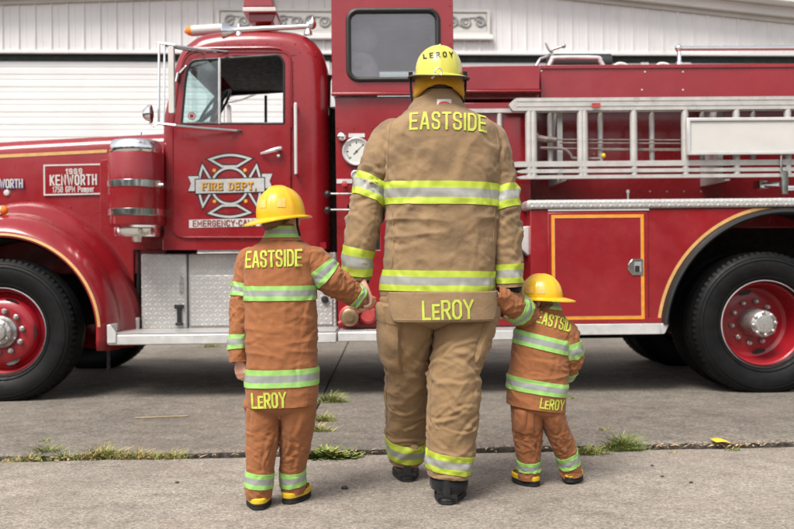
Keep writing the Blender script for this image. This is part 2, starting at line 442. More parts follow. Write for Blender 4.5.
TF = Frame(0.0, 6.6, R(.8))
def t(px, py, yl=0.): return TF.at(px, py, yl)
def t3(px, py, yl=0.): x, z = TF.at(px, py, yl); return Vector((x, yl, z))
def poly(pts, yl): return [t(a, b, yl) for a, b in pts]
HALF = 1.2
def mirror(mb):
    """the same shapes on the far side of the truck as well"""
    n = len(mb.v); fs = list(mb.f); ms = list(mb.m)
    mb.v += [(x, 2 * HALF - y, z) for x, y, z in mb.v]; mb.f += [tuple(n + i for i in reversed(f)) for f in fs]; mb.m += ms
    return mb
truck = empty('fire_truck', (0, 6.6, 0), R(.8))
tag(truck, 'old red pumper fire engine with conventional cab parked side-on behind the three walkers', 'fire truck')
def rivets(mb, pts, yl, r=.006, m=0):
    for px, py in pts:
        p = t3(px, py, yl); mb.ball((p.x, p.y, p.z), (r, r * .6, r), 8, m)

# ---- chassis
mb = MB()
x0, _ = t(-60, 330); x1 = 4.6
for y in (.75, 1.55): mb.box(x0, x1, y, y + .09, .62, .86)
mb.box(t(-20, 300)[0], t(150, 300)[0], .75, 1.65, .55, 1.25)                 # engine block
mb.box(t(150, 300)[0], t(190, 300)[0], .85, 1.5, .5, .8)
for px in (1, 765): mb.tube([(t(px, 330)[0], .3, .53), (t(px, 330)[0], 2.1, .53)], .075, 10)
mb.ball((t(765, 330)[0], 1.2, .53), (.22, .22, .2), 12)
for a, b in ((t(190, 320)[0], t(330, 320)[0]), (t(340, 320)[0], t(520, 320)[0])): mb.box(a, b, .8, 1.6, .55, .9)
mb.box(t(345, 320)[0], t(520, 320)[0], .5, 1.9, .40, .8); mb.box(t(190, 320)[0], t(340, 320)[0], 1.5, 2.0, .45, .9); mb.box(t(545, 320)[0], t(640, 320)[0], .7, 1.75, .46, .9)
mb.tube([(t(170, 330)[0], 1.2, .56), (t(765, 330)[0], 1.2, .56)], .06, 10)
mb.tube([(t(205, 340)[0], 1.75, .42), (t(520, 340)[0], 1.75, .42)], .05, 10)
mb.build('chassis', DARK, truck)

# ---- wheels
def wheel(px, py, front, far=False, twin=True):
    xw, zw = t(px, py, 0.02); zw = .533
    root = MB()
    RT = .533
    yo = .035
    s = 1
    # rim = the wheel part itself
    if front:
        prof = [(.315, .0), (.322, .012), (.316, .03), (.295, .05), (.285, .10), (.262, .085), (.245, .045), (.215, .02), (.17, .012), (.12, .02), (.0, .02)]
    else:
        prof = [(.315, .0), (.322, .012), (.316, .03), (.296, .05), (.286, .14), (.276, .20), (.262, .235), (.235, .25), (.20, .245), (.17, .24), (.0, .24)]
    root.lathe(prof, (0, 0, 0), (0, 1, 0), 64, 0)
    if front:
        root.lathe([(.285, .10), (.29, .22), (.315, .26)], (0, 0, 0), (0, 1, 0), 48, 0)
    w = root.build('wheel', [REDWHEEL, BLACK], truck, ang=32)
    w.location = (xw, yo, zw)
    # pale rim edge
    MB().lathe([(.3215, -.002), (.327, .004), (.3265, .014), (.322, .016)], (0, 0, 0), (0, 1, 0), 64).build('rim_edge', SILVERLEAF, w)
    # hand holes
    for k in range(5 if front else 2):
        hb = MB()
        a = (R(-72) + 2 * PI * k / 5) if front else R(75 + 180 * k + 28)
        rr = .232 if front else .232
        c = Vector((rr * math.cos(a), (.031 if front else .246), rr * math.sin(a)))
        tx = Vector((-math.sin(a), 0, math.cos(a))); rx = Vector((math.cos(a), .0, math.sin(a)))
        pts = [c + tx * .052 * math.cos(q) + rx * .020 * math.sin(q) - Vector((0, .004 + (.012 * math.sin(q) if front else 0), 0)) for q in [2 * PI * i / 16 for i in range(16)]]
        hb.add(pts, [tuple(range(16))]); hb.build('hand_hole', BLACK, w, fix=False)
    tp = [(.305, .03), (.33, .008), (.36, -.012), (.40, -.03), (.445, -.036), (.485, -.028), (.508, -.012), (.522, .008), (.532, .03), (RT, .05)]
    prof = list(tp)
    wd = .27
    for g in range(4):
        y = .05 + (wd - .1) * (g + .5) / 4
        prof += [(RT + .003, y - .010), (RT - .014, y - .008), (RT - .014, y + .008), (RT + .003, y + .010)]
    prof += [(r, wd - h) for r, h in reversed(tp)]
    # side wall mould rings
    extra = []
    for r, h in prof: extra.append((r, h))
    tyre = MB().lathe(extra, (0, 0, 0), (0, 1, 0), 96)
    for rr, hh in ((.352, -.0115), (.474, -.0335), (.495, -.023)):
        tyre.lathe([(rr - .004, hh + .003), (rr - .002, hh - .003), (rr + .002, hh - .003), (rr + .004, hh + .003)], (0, 0, 0), (0, 1, 0), 80)
    # tread blocks on the shoulder
    for k in range(72):
        a = 2 * PI * k / 72
        u = Vector((math.cos(a), 0, math.sin(a))); v = Vector((-math.sin(a), 0, math.cos(a)))
        b = [u * .512 + v * q * .012 + Vector((0, y, 0)) for q in (-1, 1) for y in (-.006, .03)] + [u * (RT + .002) + v * q * .012 + Vector((0, y, 0)) for q in (-1, 1) for y in (.018, .055)]
        tyre.add(b, [(0, 1, 5, 4), (2, 6, 7, 3), (4, 5, 7, 6), (0, 4, 6, 2), (1, 3, 7, 5)])
    ty = tyre.build('tyre', RUBBER, w, ang=30)
    if twin and not front:
        MB().lathe(prof, (0, .32, 0), (0, 1, 0), 64).build('inner_tyre', RUBBER, w, ang=30)
    # hub
    h = MB()
    if front:
        h.lathe([(.118, .02), (.116, -.012), (.095, -.03), (.09, -.05), (.07, -.062), (.062, -.058), (.055, -.075), (.02, -.082), (.0, -.082)], (0, 0, 0), (0, 1, 0), 32)
        for k in range(8):
            a = 2 * PI * k / 8 + .2; h.lathe([(.010, -.05), (.010, -.066), (0, -.068)], (.078 * math.cos(a), 0, .078 * math.sin(a)), (0, 1, 0), 6)
        h.build('hub', STEEL, w)
        nr, ny, nn = .155, .012, 10
    else:
        h.lathe([(.115, .245), (.106, .16), (.100, .06), (.102, .04), (.096, .02), (.075, .012), (.066, .0), (.03, -.004), (0, -.004)], (0, 0, 0), (0, 1, 0), 32)
        for k in range(8):
            a = 2 * PI * k / 8 + .1
            h.lathe([(.015, .02), (.015, .004), (.009, -.002), (0, -.002)], (.082 * math.cos(a), .0, .082 * math.sin(a)), (0, 1, 0), 8)
        h.build('hub', STEEL, w)
        nr, ny, nn = .162, .24, 10
    nut0 = MB().lathe([(.021, .004), (.021, -.024), (.013, -.030), (.012, -.042), (0, -.042)], (0, 0, 0), (0, 1, 0), 6).build('lug_nut', STEEL, w, ang=20)
    for k in range(nn):
        a = 2 * PI * k / nn + .15; o = nut0 if k == 0 else dup(nut0, w)
        o.location = (nr * math.cos(a), ny, nr * math.sin(a)); o.rotation_euler = (0, random.random(), 0)
    return w
REDWHEEL = paint_mat('red_wheel_enamel', (.32, .009, .018), rough=.3)
wf = wheel(0.5, 333, True); wr = wheel(766, 329, False)
for src in (wf, wr):                                                   # the far side wheels show below the body
    c = dup(src, truck); c.location = (src.location.x, 2 * HALF - .02, src.location.z); c.rotation_euler = (0, 0, PI)

# ---- front fender: lip circle, crown, valley, splash roll
def fender(far=False):
    cx, cz = t(0, 338, 0.0); cz += .035
    prof = [(.700, .035), (.697, .008), (.700, -.005), (.712, -.010), (.735, -.004), (.765, .03), (.795, .085), (.815, .15), (.822, .20), (.822, .25), (.83, .30), (.852, .35), (.882, .41), (.90, .48), (.905, .56), (.90, .62)]
    prof = [tuple(p) for p in smooth_line(prof, 4)]
    P = []
    na = 64; a0, a1 = R(-4), R(196)
    for r, y in prof:
        row = []
        for i in range(na + 1):
            a = a0 + (a1 - a0) * i / na
            k = 1.0 + .10 * max(0, (r - .70) / .2) * max(0, math.sin(a)) ** 2       # the crown is taller on top
            row.append((cx + r * math.cos(a) * (1 - .03 * max(0, (r - .70) / .2)), y if not far else 2 * HALF - y, cz + r * math.sin(a) * k))
        P.append(row)
    return P, cx, cz
P, fcx, fcz = fender()
# straight skirt at the rear foot of the fender
rows = [[(p[0][0], p[0][1], p[0][2] - .085)] + p for p in P]
f = MB().grid(rows).build('front_fender', RED, truck, fix=True, ang=60)
sm = f.modifiers.new('thick', 'SOLIDIFY'); sm.thickness = .006; sm.offset = -1
P2, _, _ = fender(True)
rows = [[(p[0][0], p[0][1], p[0][2] - .085)] + p for p in P2]
MB().grid(rows).build('front_fender', RED, truck, ang=60)
gs = MB()
def ringstrip(cx, cz, r0, r1, a0, a1, y, n=60): return [[(cx + r * math.cos(a0 + (a1 - a0) * i / n), y, cz + r * math.sin(a0 + (a1 - a0) * i / n)) for i in range(n + 1)] for r in (r0, r1)]
gs.grid([[(x, -.0155, z) for x, y, z in row] for row in ringstrip(fcx, fcz, .714, .733, R(3), R(190), 0)])
g = gs.build('pinstripe', GOLD, f, fix=False)
# push the stripe onto the lip: follow the profile
for v in g.data.vertices: v.co.y = -.0135 if (Vector((v.co.x - fcx, v.co.z - fcz)).length < .72) else -.0085
# wheel-well liner
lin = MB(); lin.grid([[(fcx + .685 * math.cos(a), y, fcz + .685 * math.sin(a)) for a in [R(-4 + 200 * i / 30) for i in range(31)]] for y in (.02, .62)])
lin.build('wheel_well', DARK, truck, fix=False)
# marker lamp on the fender crown
p = t3(2, 213, .2)
tl = MB(); tl.lathe([(.0, -.09), (.022, -.07), (.036, -.03), (.038, 0), (.036, .004)], (p.x, p.y, p.z + .02), (1, 0, 0), 20, 0)
tl.tube([(p.x - .02, p.y, p.z - .06), (p.x - .02, p.y, p.z)], .014, 8)
o = tl.build('turn_signal', CHROME, truck)
MB().lathe([(.037, .0), (.034, .025), (.02, .04), (0, .045)], (p.x, p.y, p.z + .02), (1, 0, 0), 20).build('amber_lens', AMBER, o)

# ---- hood
def hood_section(px, ytop_px, ymid, zlow):
    """cross-section across the truck: side wall, rounded shoulder, crowned top"""
    x, z = t(px, ytop_px, ymid)
    s = [(.60, zlow), (.60, z - .16), (.603, z - .11)]
    for i in range(1, 7):
        a = PI / 2 * i / 6; s.append((.60 + .11 * (1 - math.cos(a)), z - .11 + .11 * math.sin(a)))
    s += [(.85, z + .02), (1.2, z + .03)]
    s += [(2 * HALF - y, zz) for y, zz in reversed(s[:-1])]
    return x, s
P = []
for px, py in ((-95, 148.5), (-40, 145), (20, 141.2), (80, 138), (130, 135.5), (168, 133.6)):
    x, s = hood_section(px, py, .70, .95); P.append([(x, y, z) for y, z in s])
hood = MB().grid(P).build('hood', RED, truck, ang=50)
nose = MB(); nose.add(P[0], [tuple(range(len(P[0])))]); nose.build('radiator_grille', CHROME, truck, smooth=False)
# hood rivets, gold stripe, side seam
rv = MB(); rivets(rv, [(101, 160), (101, 200), (104, 178), (28, 200), (70, 207), (98, 212)], .598, .007); rv.build('rivet', RED, hood)
st = MB(); a, b, c, d = t3(-60, 157.5, .597), t3(107, 149.5, .597), t3(107, 152.6, .597), t3(-60, 161, .597)
st.add([a, b, c, d], [(0, 1, 2, 3)]); st.build('pinstripe', GOLD, hood, fix=False)
# fire-service plate on the hood
(xa, za), (xb, zb) = t(43.6, 164.8, .59), t(103.6, 195.2, .59)
sk = math.tan(R(.6))
def plane_at(cx, cz, y, tilt=0.):
    return lambda u, v, k=0: (cx + u - v * tilt, y - k, cz + v + u * tilt)
sp = MB().prism([(xa, za), (xb, za + .006), (xb, zb + .006), (xa, zb)], .588, .599).build('name_plate', RED, hood)
bd = MB(); w_ = .012
o_ = [(xa, za), (xb, za + .006), (xb, zb + .006), (xa, zb)]; i_ = [(xa + w_, za - w_), (xb - w_, za + .006 - w_), (xb - w_, zb + .006 + w_), (xa + w_, zb + w_)]
bd.prism(o_, .585, .589, [i_]); bd.build('plate_border', WHITEP, sp, smooth=False)
tx = MB()
for s_, px, py, h_, wd_, w in (('1969', 74, 173.6, .036, .135, .26), ('KENWORTH', 73.5, 184.6, .074, .375, .27), ('1750 GPM Pumper', 73.5, 192, .043, .33, .26)):
    c = t(px, py, .586); flat_text(tx, text_strips(s_, h_, wd_, w, .42), plane_at(c[0], c[1], .5855, .010))
tx.build('lettering', WHITEP, sp, fix=False, smooth=False)
# chrome maker's badge further forward and the round cap
bg = MB(); c = t(5.0, 187.6, .59)
flat_text(bg, text_strips('KENWORTH', .062, .29, .26, .34), plane_at(c[0], c[1], .584))
(xa, za), (xb, zb) = t(-16, 178.5, .59), t(24, 188.5, .59)
b_ = bg.build('badge', ALU, hood, fix=False, smooth=False)
bg = MB(); flat_text(bg, text_strips('KENWORTH', .062, .29, .34, .34), plane_at(c[0] + .006, c[1] - .006, .590)); bg.build('badge_backing', BLUEENAM, b_, fix=False, smooth=False)
c = t(6.5, 192.8, .59); MB().lathe([(0, -.012), (.02, -.010), (.028, .0), (.03, .012)], (c[0], .598, c[1]), (0, 1, 0), 20).build('round_cap', ALU, hood)

# cowl panel between hood, fender and cab, below the hood line
cw = MB(); cw.prism(poly([(100, 160), (172, 150), (172, 250), (134, 250), (134, 322), (100, 322)], .58), .575, .62)
cw.build('cowl', RED, truck, bevel=.01)

# ---- air cleaner canister in front of the cab
cx, zt = t(136, 141.5, .30); _, zb = t(136, 236, .30)
z = lambda py: t(136, py, .30)[1]
can = MB().lathe([(.0, z(226)), (.2, z(226)), (.207, z(224)), (.207, z(156)), (.203, z(154.4)), (.0, z(154.4))], (cx, .30, 0), (0, 0, 1), 56).build('air_cleaner', RED, truck)
for a, b in ((181.4, 188.6), (209.5, 216.6)):
    MB().lathe([(.207, z(b)), (.213, z(b) + .004), (.213, z(a) - .004), (.207, z(a))], (cx, .30, 0), (0, 0, 1), 56).build('clamp_band', CHROME, can)
MB().lathe([(.0, z(154.3)), (.150, z(154.3)), (.19, z(154)), (.195, z(151.5)), (.192, z(147)), (.186, z(143.5)), (.17, z(141.2)), (.12, z(140.2)), (0, z(140))], (cx, .30, 0), (0, 0, 1), 56).build('rain_cap', CHROME, can)
MB().lathe([(.19, z(226)), (.176, z(228)), (.176, z(234.5)), (.165, z(237)), (.05, z(237)), (.04, z(242)), (0, z(242))], (cx, .30, 0), (0, 0, 1), 48).build('dust_cup', CHROME, can)
br = MB()
for py in (160, 219): br.box(cx + .1, cx + .2, .44, .60, z(py) - .02, z(py) + .02)
br.build('mount_bracket', RED, can)
pl = MB(); c = t(157, 190, .27); MB().lathe([(.012, -.02), (.012, .02)], (cx + .205, .22, z(186)), (1, 0, 0), 8).build('clamp_bolt', STEEL, can)

# ---- cab
YC = .38
loop = poly([(164, 250), (165.5, 190), (166, 128), (171, 98), (178, 66), (184, 50), (192, 41), (204, 35), (225, 31.5), (258, 30), (288, 31.5), (306, 36), (317, 45), (325, 60), (328, 85), (329, 140), (329, 250)], YC + .10)
loop = [tuple(p) for p in smooth_line(loop, 5)]
nl = len(loop)
def loop_norm(i):
    a = Vector(loop[max(0, i - 1)]); b = Vector(loop[min(nl - 1, i + 1)]); d = (b - a).normalized()
    return Vector((d.y, -d.x))          # loop runs clockwise seen from the near side: inward = right-hand side
def Rr(i):
    x, z_ = loop[i]; f = i / nl
    if f < .36: return .035 + .10 * max(0, (f - .22) / .14)
    return .135
steps = 9
Rows = []
def inset_ring(k, far):
    row = []
    for i in range(nl):
        Rk = Rr(i); a = PI / 2 * k / steps
        d = Rk * (1 - math.sin(a)); y = YC + Rk * (1 - math.cos(a))
        p = Vector(loop[i]) + loop_norm(i) * d
        row.append((p.x, y if not far else 2 * HALF - y, p.y))
    return row
rows = [inset_ring(k, False) for k in range(steps + 1)]
rows += [[(x, y, z_) for x, y, z_ in inset_ring(k, True)] for k in range(steps, -1, -1)]
# windscreen opening: leave the middle of the front strip open
i_lo = next(i for i in range(nl) if loop[i][1] > t(166, 128, .48)[1]); i_hi = next(i for i in range(nl) if loop[i][1] > t(180, 62, .48)[1])
cabsh = MB()
nr = len(rows)
flat = [p for r in rows for p in r]; fs = []
for r in range(nr - 1):
    for i in range(nl - 1):
        if r == steps and i_lo <= i < i_hi: continue
        fs.append((r * nl + i, r * nl + i + 1, (r + 1) * nl + i + 1, (r + 1) * nl + i))
cabsh.add(flat, fs)
side_out = [(p[0], p[2]) for p in rows[0]]
hole = round_poly(poly([(178.5, 126.5), (183.5, 74), (187.5, 57), (282, 51.5), (287.5, 60), (287.5, 126.5)], YC), [.02, .1, .09, .05, .05, .02])
cabsh.prism(side_out, YC, YC + .02, [hole]); cabsh.prism(side_out, 2 * HALF - YC - .02, 2 * HALF - YC, [hole])
xa, za = t(172, 250, YC); xb, _ = t(326, 250, YC)
cabsh.box(xa, xb, YC + .02, 2 * HALF - YC - .02, za, za + .05)
cab = cabsh.build('cab', RED, truck, ang=35)
wsl = MB(); p0, p1 = loop[i_lo], loop[i_hi]
wsl.add([(p0[0] + .004, YC + .06, p0[1]), (p0[0] + .004, 2 * HALF - YC - .06, p0[1]), (p1[0] + .004, 2 * HALF - YC - .06, p1[1]), (p1[0] + .004, YC + .06, p1[1])], [(0, 1, 2, 3)])
wsl.build('windscreen', GLASS, cab, fix=False)
# drip rail over the door
dr = [t3(a, b, YC - .006) for a, b in ((171, 128), (174, 104), (179, 76), (184, 58), (191, 50), (205, 48.6), (240, 48), (272, 48), (283, 50.5), (289, 57), (291, 70), (291.5, 128))]
MB().tube(smooth_line(dr, 4), .011, 8).build('drip_rail', RED, cab)
rv = MB(); rivets(rv, [(293.5, 62 + 8 * i) for i in range(9)] + [(225 + 14 * i, 44) for i in range(6)] + [(300 + 8 * i, 52.5) for i in range(3)] + [(299, 110 + 20 * i) for i in range(7)], YC - .001, .0055)
rv.build('rivet', RED, cab)
sm = MB(); sm.tube([t3(291, 55.3, YC - .001), t3(316, 55.8, YC + .02)], .004, 6); sm.build('seam', BLACKLINE, cab)
# interior: dash, wheel, bench, rear wall dark
it = MB(); xa, za = t(182, 129, .5); xb, zb = t(322, 60, .5)
it.box(xa + .02, xa + .3, .52, 1.88, za - .06, za + .06); it.box(t(282, 100)[0], t(318, 100)[0], .5, 1.9, za - .35, za + .22)
it.box(xb - .05, xb - .02, .5, 1.9, .9, za + .3)
it.build('bench_seat', UPHOL, cab, bevel=.02)
hd = MB(); zh = t(250, 51, YC)[1]; hd.box(t(190, 50)[0], t(306, 50)[0], YC + .03, 2 * HALF - YC - .03, zh - .005, zh + .02)
hd.box(t(303, 50)[0], t(306, 50)[0], YC + .03, 2 * HALF - YC - .03, 1.0, zh)
fh = [(x - .02 if False else x, z_) for x, z_ in hole]
hd.prism([(p[0], p[2]) for p in inset_ring(steps, False)] if False else poly([(176, 128), (182, 70), (188, 52), (305, 50), (305, 240), (176, 240)], YC), 2 * HALF - YC - .035, 2 * HALF - YC - .025, [hole])
hd.build('headliner', DARK, cab)
fd = MB(); fd.tube([(t(238, 56, YC)[0], 2 * HALF - YC - .01, t(238, 56, YC)[1]), (t(238, 125, YC)[0], 2 * HALF - YC - .01, t(238, 125, YC)[1])], .014, 8); fd.build('window_divider', BLACK, cab)
rw = MB(); rw.prism(poly([(288, 54), (303, 54), (303, 122), (288, 122)], .43), .42, .45); rw.build('rear_pillar_trim', DARK, cab)
wl = MB(); c = Vector((t(214, 108, .75)[0], .75, t(214, 110, .75)[1]))
axs = Vector((-.8, 0, .6)); u = Vector((0, 1, 0)); v = axs.cross(u)
wl.tube([c + (u * math.cos(a) + v * math.sin(a)) * .21 for a in [2 * PI * i / 24 for i in range(25)]], .012, 8)
for k in range(3):
    a = 2 * PI * k / 3 + .4; wl.tube([c, c + (u * math.cos(a) + v * math.sin(a)) * .21], .009, 6)
wl.tube([c, c - axs * -.0 + Vector((-.25, 0, -.2))], .02, 8); wl.build('steering_wheel', BLACK, cab)

# ---- cab door
YD = YC - .012
door_out = round_poly(poly([(172.5, 125), (172.5, 237.5), (290, 237.5), (290, 52), (188, 52), (180, 70)], YD), [.02, .11, .05, .07, .12, .1], 7)
win = round_poly(poly([(181.5, 123.5), (186.0, 76), (190, 60.5), (279, 55), (284, 62), (284, 123.5)], YD), [.015, .1, .08, .045, .045, .015], 6)
door = MB().prism(door_out, YD, YC - .001, [win]).build('cab_door', RED, truck, bevel=.006)
tr = MB(); lp = [(x, YD - .002, z_) for x, z_ in door_out]; tr.tube(lp + [lp[0]], .0075, 6, cap=False)
tr.build('door_edge', RED, door)
gk = MB(); lp = [(x, YD + .004, z_) for x, z_ in win]; gk.tube(lp + [lp[0]], .010, 6, cap=False); gk.build('window_gasket', GASKET, door)
gl = MB(); gl.prism(poly([(182.5, 122.5), (187, 76), (191, 62), (219.5, 58.6), (219.5, 122.5)], YD), YD + .010, YD + .014); gl.build('window_pane', GLASS, door, smooth=False)
dv = MB(); dv.tube([t3(219.5, 58, YD + .002), t3(219.5, 124, YD + .002)], .011, 8); dv.build('window_divider', ALU, door)
# small round badge sticker on the quarter light
c = t(191.5, 116, YD); MB().lathe([(0, 0), (.03, .0)], (c[0], YD + .008, c[1]), (0, 1, 0), 20).build('window_sticker', REDDARK, door, fix=False)
MB().lathe([(.017, -.001), (.023, -.001)], (c[0], YD + .008, c[1]), (0, 1, 0), 20).build('sticker_ring', SILVERLEAF, door, fix=False)
# rail under the window
wr_ = MB(); a, b = t3(176, 125.5, YD - .012), t3(246, 131, YD - .012); wr_.tube([t3(172, 125, YD - .05), t3(200, 127.6, YD - .04), t3(242, 131, YD - .012)], .007, 6); wr_.build('window_rail', BLACK, door)
hn = MB(); hn.tube([t3(261, 153.6, YD - .02), t3(268, 151.8, YD - .045), t3(276, 149.6, YD - .05), t3(281, 148.2, YD - .03)], [.010, .014, .018, .018], 10); hn.tube([t3(279, 148.8, YD), t3(279, 148.8, YD - .04)], .016, 10)
c = t3(278.5, 156, YD); hn.lathe([(0, -.012), (.012, -.01), (.014, 0)], tuple(c), (0, 1, 0), 14)
hn.build('door_handle', CHROME, door)
# emblem
ec = t(229.8, 186, YD); S_ = TF.scale(YD)
def E(px, py): return ((px - 229.8) / S_, (186 - py) / S_)
def em(k0=0.): return lambda u, v, k=0: (ec[0] + u + .012 * v * 0, YD - .0022 - k - k0, ec[1] + v + u * .008)
arms = []
top = [E(222.5, 166.5), E(210.2, 159.2)] + [E(210.2 + 40 * i / 8, 159.2 - 4.0 * math.sin(PI * i / 8)) for i in range(1, 8)] + [E(250, 159.2), E(237.5, 166.5)]
rot = lambda pts, q: [(p[0] * math.cos(q) - p[1] * math.sin(q), p[0] * math.sin(q) + p[1] * math.cos(q)) for p in pts]
circ = [(.1385 * math.cos(2 * PI * i / 40), .1385 * math.sin(2 * PI * i / 40)) for i in range(41)]; circ[-1] = circ[0]
for q in range(4): arms.append(rot(top, q * PI / 2))
dk, lt = MB(), MB()
for q, a in enumerate(arms):
    cl = a + [a[0]]
    dk.grid([[em()(p.x, p.y, q * .0003), em()(r_.x, r_.y, q * .0003)] for p, r_ in strip2d(cl, .037, 9)])
    lt.grid([[em(.0016)(p.x, p.y, q * .0003), em(.0016)(r_.x, r_.y, q * .0003)] for p, r_ in strip2d(cl, .017, 9)])
dk.grid([[em()(p.x, p.y, .0013), em()(r_.x, r_.y, .0013)] for p, r_ in strip2d(circ, .036, 9)])
lt.grid([[em(.0016)(p.x, p.y, .0013), em(.0016)(r_.x, r_.y, .0013)] for p, r_ in strip2d(circ, .017, 9)])
emb = lt.build('emblem', SILVERLEAF, door, fix=False, smooth=False)
dk.build('emblem_outline', BLACKLINE, emb, fix=False, smooth=False)
bn = MB(); bk = MB()
def quad(mb, pts, y): mb.add([(ec[0] + E(*p)[0], y, ec[1] + E(*p)[1] + E(*p)[0] * .008) for p in pts], [tuple(range(len(pts)))])
for tail in ([(188.6, 175.8), (199, 175.8), (199, 190.4), (188.6, 190.4), (191.5, 183)], [(272.4, 174.5), (262, 174.5), (262, 189), (272.4, 189), (269.5, 181.8)]):
    quad(bn, tail, YD - .0050)
    cxp = sum(p[0] for p in tail) / 5; cyp = sum(p[1] for p in tail) / 5
    quad(bk, [(cxp + (p[0] - cxp) * 1.14, cyp + (p[1] - cyp) * 1.12) for p in tail], YD - .0045)
quad(bn, [(196, 179.3), (264.2, 178.6), (264.2, 192.2), (196, 193)], YD - .0062)
quad(bk, [(195, 178.3), (265.2, 177.6), (265.2, 193.4), (195, 194.2)], YD - .0056)
bn.build('emblem_banner', SILVERLEAF, emb, fix=False, smooth=False); bk.build('banner_outline', BLACKLINE, emb, fix=False, smooth=False)
for nm, mt, du, dy in (('lettering_shadow', BLACKLINE, .004, .0068), ('lettering', GOLDLEAF, 0, .0074)):
    q = MB(); o_ = E(229.5, 189.6)
    flat_text(q, text_strips('FIRE DEPT.', .052, .42, .2 if du == 0 else .26, .38, serif=True), lambda u, v, k=0: (ec[0] + o_[0] + u + du, YD - dy - k * .3, ec[1] + o_[1] + v - du + u * .008))
    q.build(nm, mt, emb, fix=False, smooth=False)
dt = MB()
for px, py in ((214.6, 170.6), (245.2, 170.6), (214.6, 201.4), (245.6, 201.4)):
    c = E(px, py); dt.lathe([(0, -.004), (.013, -.003), (.015, 0)], (ec[0] + c[0], YD - .003, ec[1] + c[1]), (0, 1, 0), 12)
dt.build('gold_stud', GOLDLEAF, emb)
ew = MB(); quad(ew, [(189, 219.2), (272, 218.4), (272, 226.4), (189, 227.2)], YD - .003)
ew = ew.build('call_panel', WHITEP, door, fix=False, smooth=False)
q = MB(); o_ = E(230.5, 225.7); flat_text(q, text_strips('EMERGENCY-CALL 911'.replace('911', '911'), .041, .585, .2, .34), lambda u, v, k=0: (ec[0] + o_[0] + u, YD - .0042 - k * .5, ec[1] + o_[1] + v + u * .008))
q.build('lettering', REDDARK, ew, fix=False, smooth=False)

gp_ = MB(); gp_.box(t(316, 100, .62)[0], t(333, 100, .62)[0], .62, 1.8, .5, t(320, 75, .62)[1]); gp_.build('cab_gap_shade', DARK, truck)  # dark filler stands in for the shade in the gap behind the cab
# cab grab rail
gr = MB(); gr.tube([t3(295.5, 104, YC - .07), t3(295.5, 104, YC - .075), t3(296, 174, YC - .075)], .0125, 10)
gr.tube([t3(295.5, 106, YC), t3(295.5, 106, YC - .075)], .010, 8); gr.tube([t3(296, 172, YC), t3(296, 172, YC - .075)], .010, 8)
gr.build('grab_rail', WHITEP, truck)

# ---- roof fittings: horn, marker lights, beacon
hn = MB(); ya = .44
hp = [t3(224.5, 32, ya), t3(226, 32, ya), t3(230, 31.8, ya), t3(236, 31, ya), t3(246, 30, ya), t3(262, 28.8, ya), t3(290, 27.4, ya), t3(309, 26.4, ya)]
hn.tube(hp, [.074, .066, .047, .033, .026, .022, .020, .020], 20, cap=False)
hn.lathe([(.074, 0), (.078, -.006), (.074, -.012)], tuple(hp[0]), (1, 0, 0), 20)
p = t3(312, 24.5, ya); hn.ball(tuple(p), (.035, .035, .04), 14)
hn.tube([t3(313, 25, ya), t3(313, 17, ya)], .012, 8)
for px, py in ((239, 37), (308, 35)): hn.lathe([(.035, 0), (.03, .03), (.012, .05), (.012, .1)], tuple(t3(px, py, ya)), (0, 0, 1), 14)
hn.build('air_horn', CHROME, truck)
ml = MB(); a, b = t3(192, 31, .75), t3(226, 29, .75); ml.tube([a, b], .044, 16); o = ml.build('marker_light', WHITEP, truck)
MB().tube([a, a + Vector((-.022, 0, -.001)), a + Vector((-.045, 0, -.004)), a + Vector((-.062, 0, -.008))], [.044, .04, .026, .006], 14).build('amber_lens', AMBER, o)
for py in (1.2, 1.65):
    pass
xb, zb = t(262, 17, 1.0)
bc = MB(); s_ = TF.scale(1.0)
def bpx(px): return t(px, 15, 1.0)[0]
zt, z1, z2, z3 = t(262, -12, 1.0)[1], t(262, 11.5, 1.0)[1], t(262, 16, 1.0)[1], t(262, 24.5, 1.0)[1]
def frus(mb, x0, x1, X0, X1, z0, z1_, y0=.88, y1=1.3, dy=.02, m=0):
    vs = [(x0, y0, z0), (x1, y0, z0), (x1, y1, z0), (x0, y1, z0), (X0, y0 + dy, z1_), (X1, y0 + dy, z1_), (X1, y1 - dy, z1_), (X0, y1 - dy, z1_)]
    mb.add(vs, [(0, 3, 2, 1), (4, 5, 6, 7), (0, 1, 5, 4), (1, 2, 6, 5), (2, 3, 7, 6), (3, 0, 4, 7)], m)
be = MB(); frus(be, bpx(251), bpx(274), bpx(250), bpx(277), z3, z2, .92, 1.26, 0); 
be.tube([(bpx(262), 1.09, z3 - .08), (bpx(262), 1.09, z3)], .07, 12)
beo = be.build('beacon', REDDARK, truck, bevel=.006)
lz = MB(); frus(lz, bpx(245.5), bpx(276), bpx(247), bpx(270.5), z1, zt); lz.build('beacon_lens', REDLENS, beo, bevel=.012)
bd = MB(); frus(bd, bpx(245), bpx(278.5), bpx(245), bpx(277.5), z2, z1, .87, 1.31, 0); bd.build('beacon_trim', WHITEP, beo, bevel=.006)

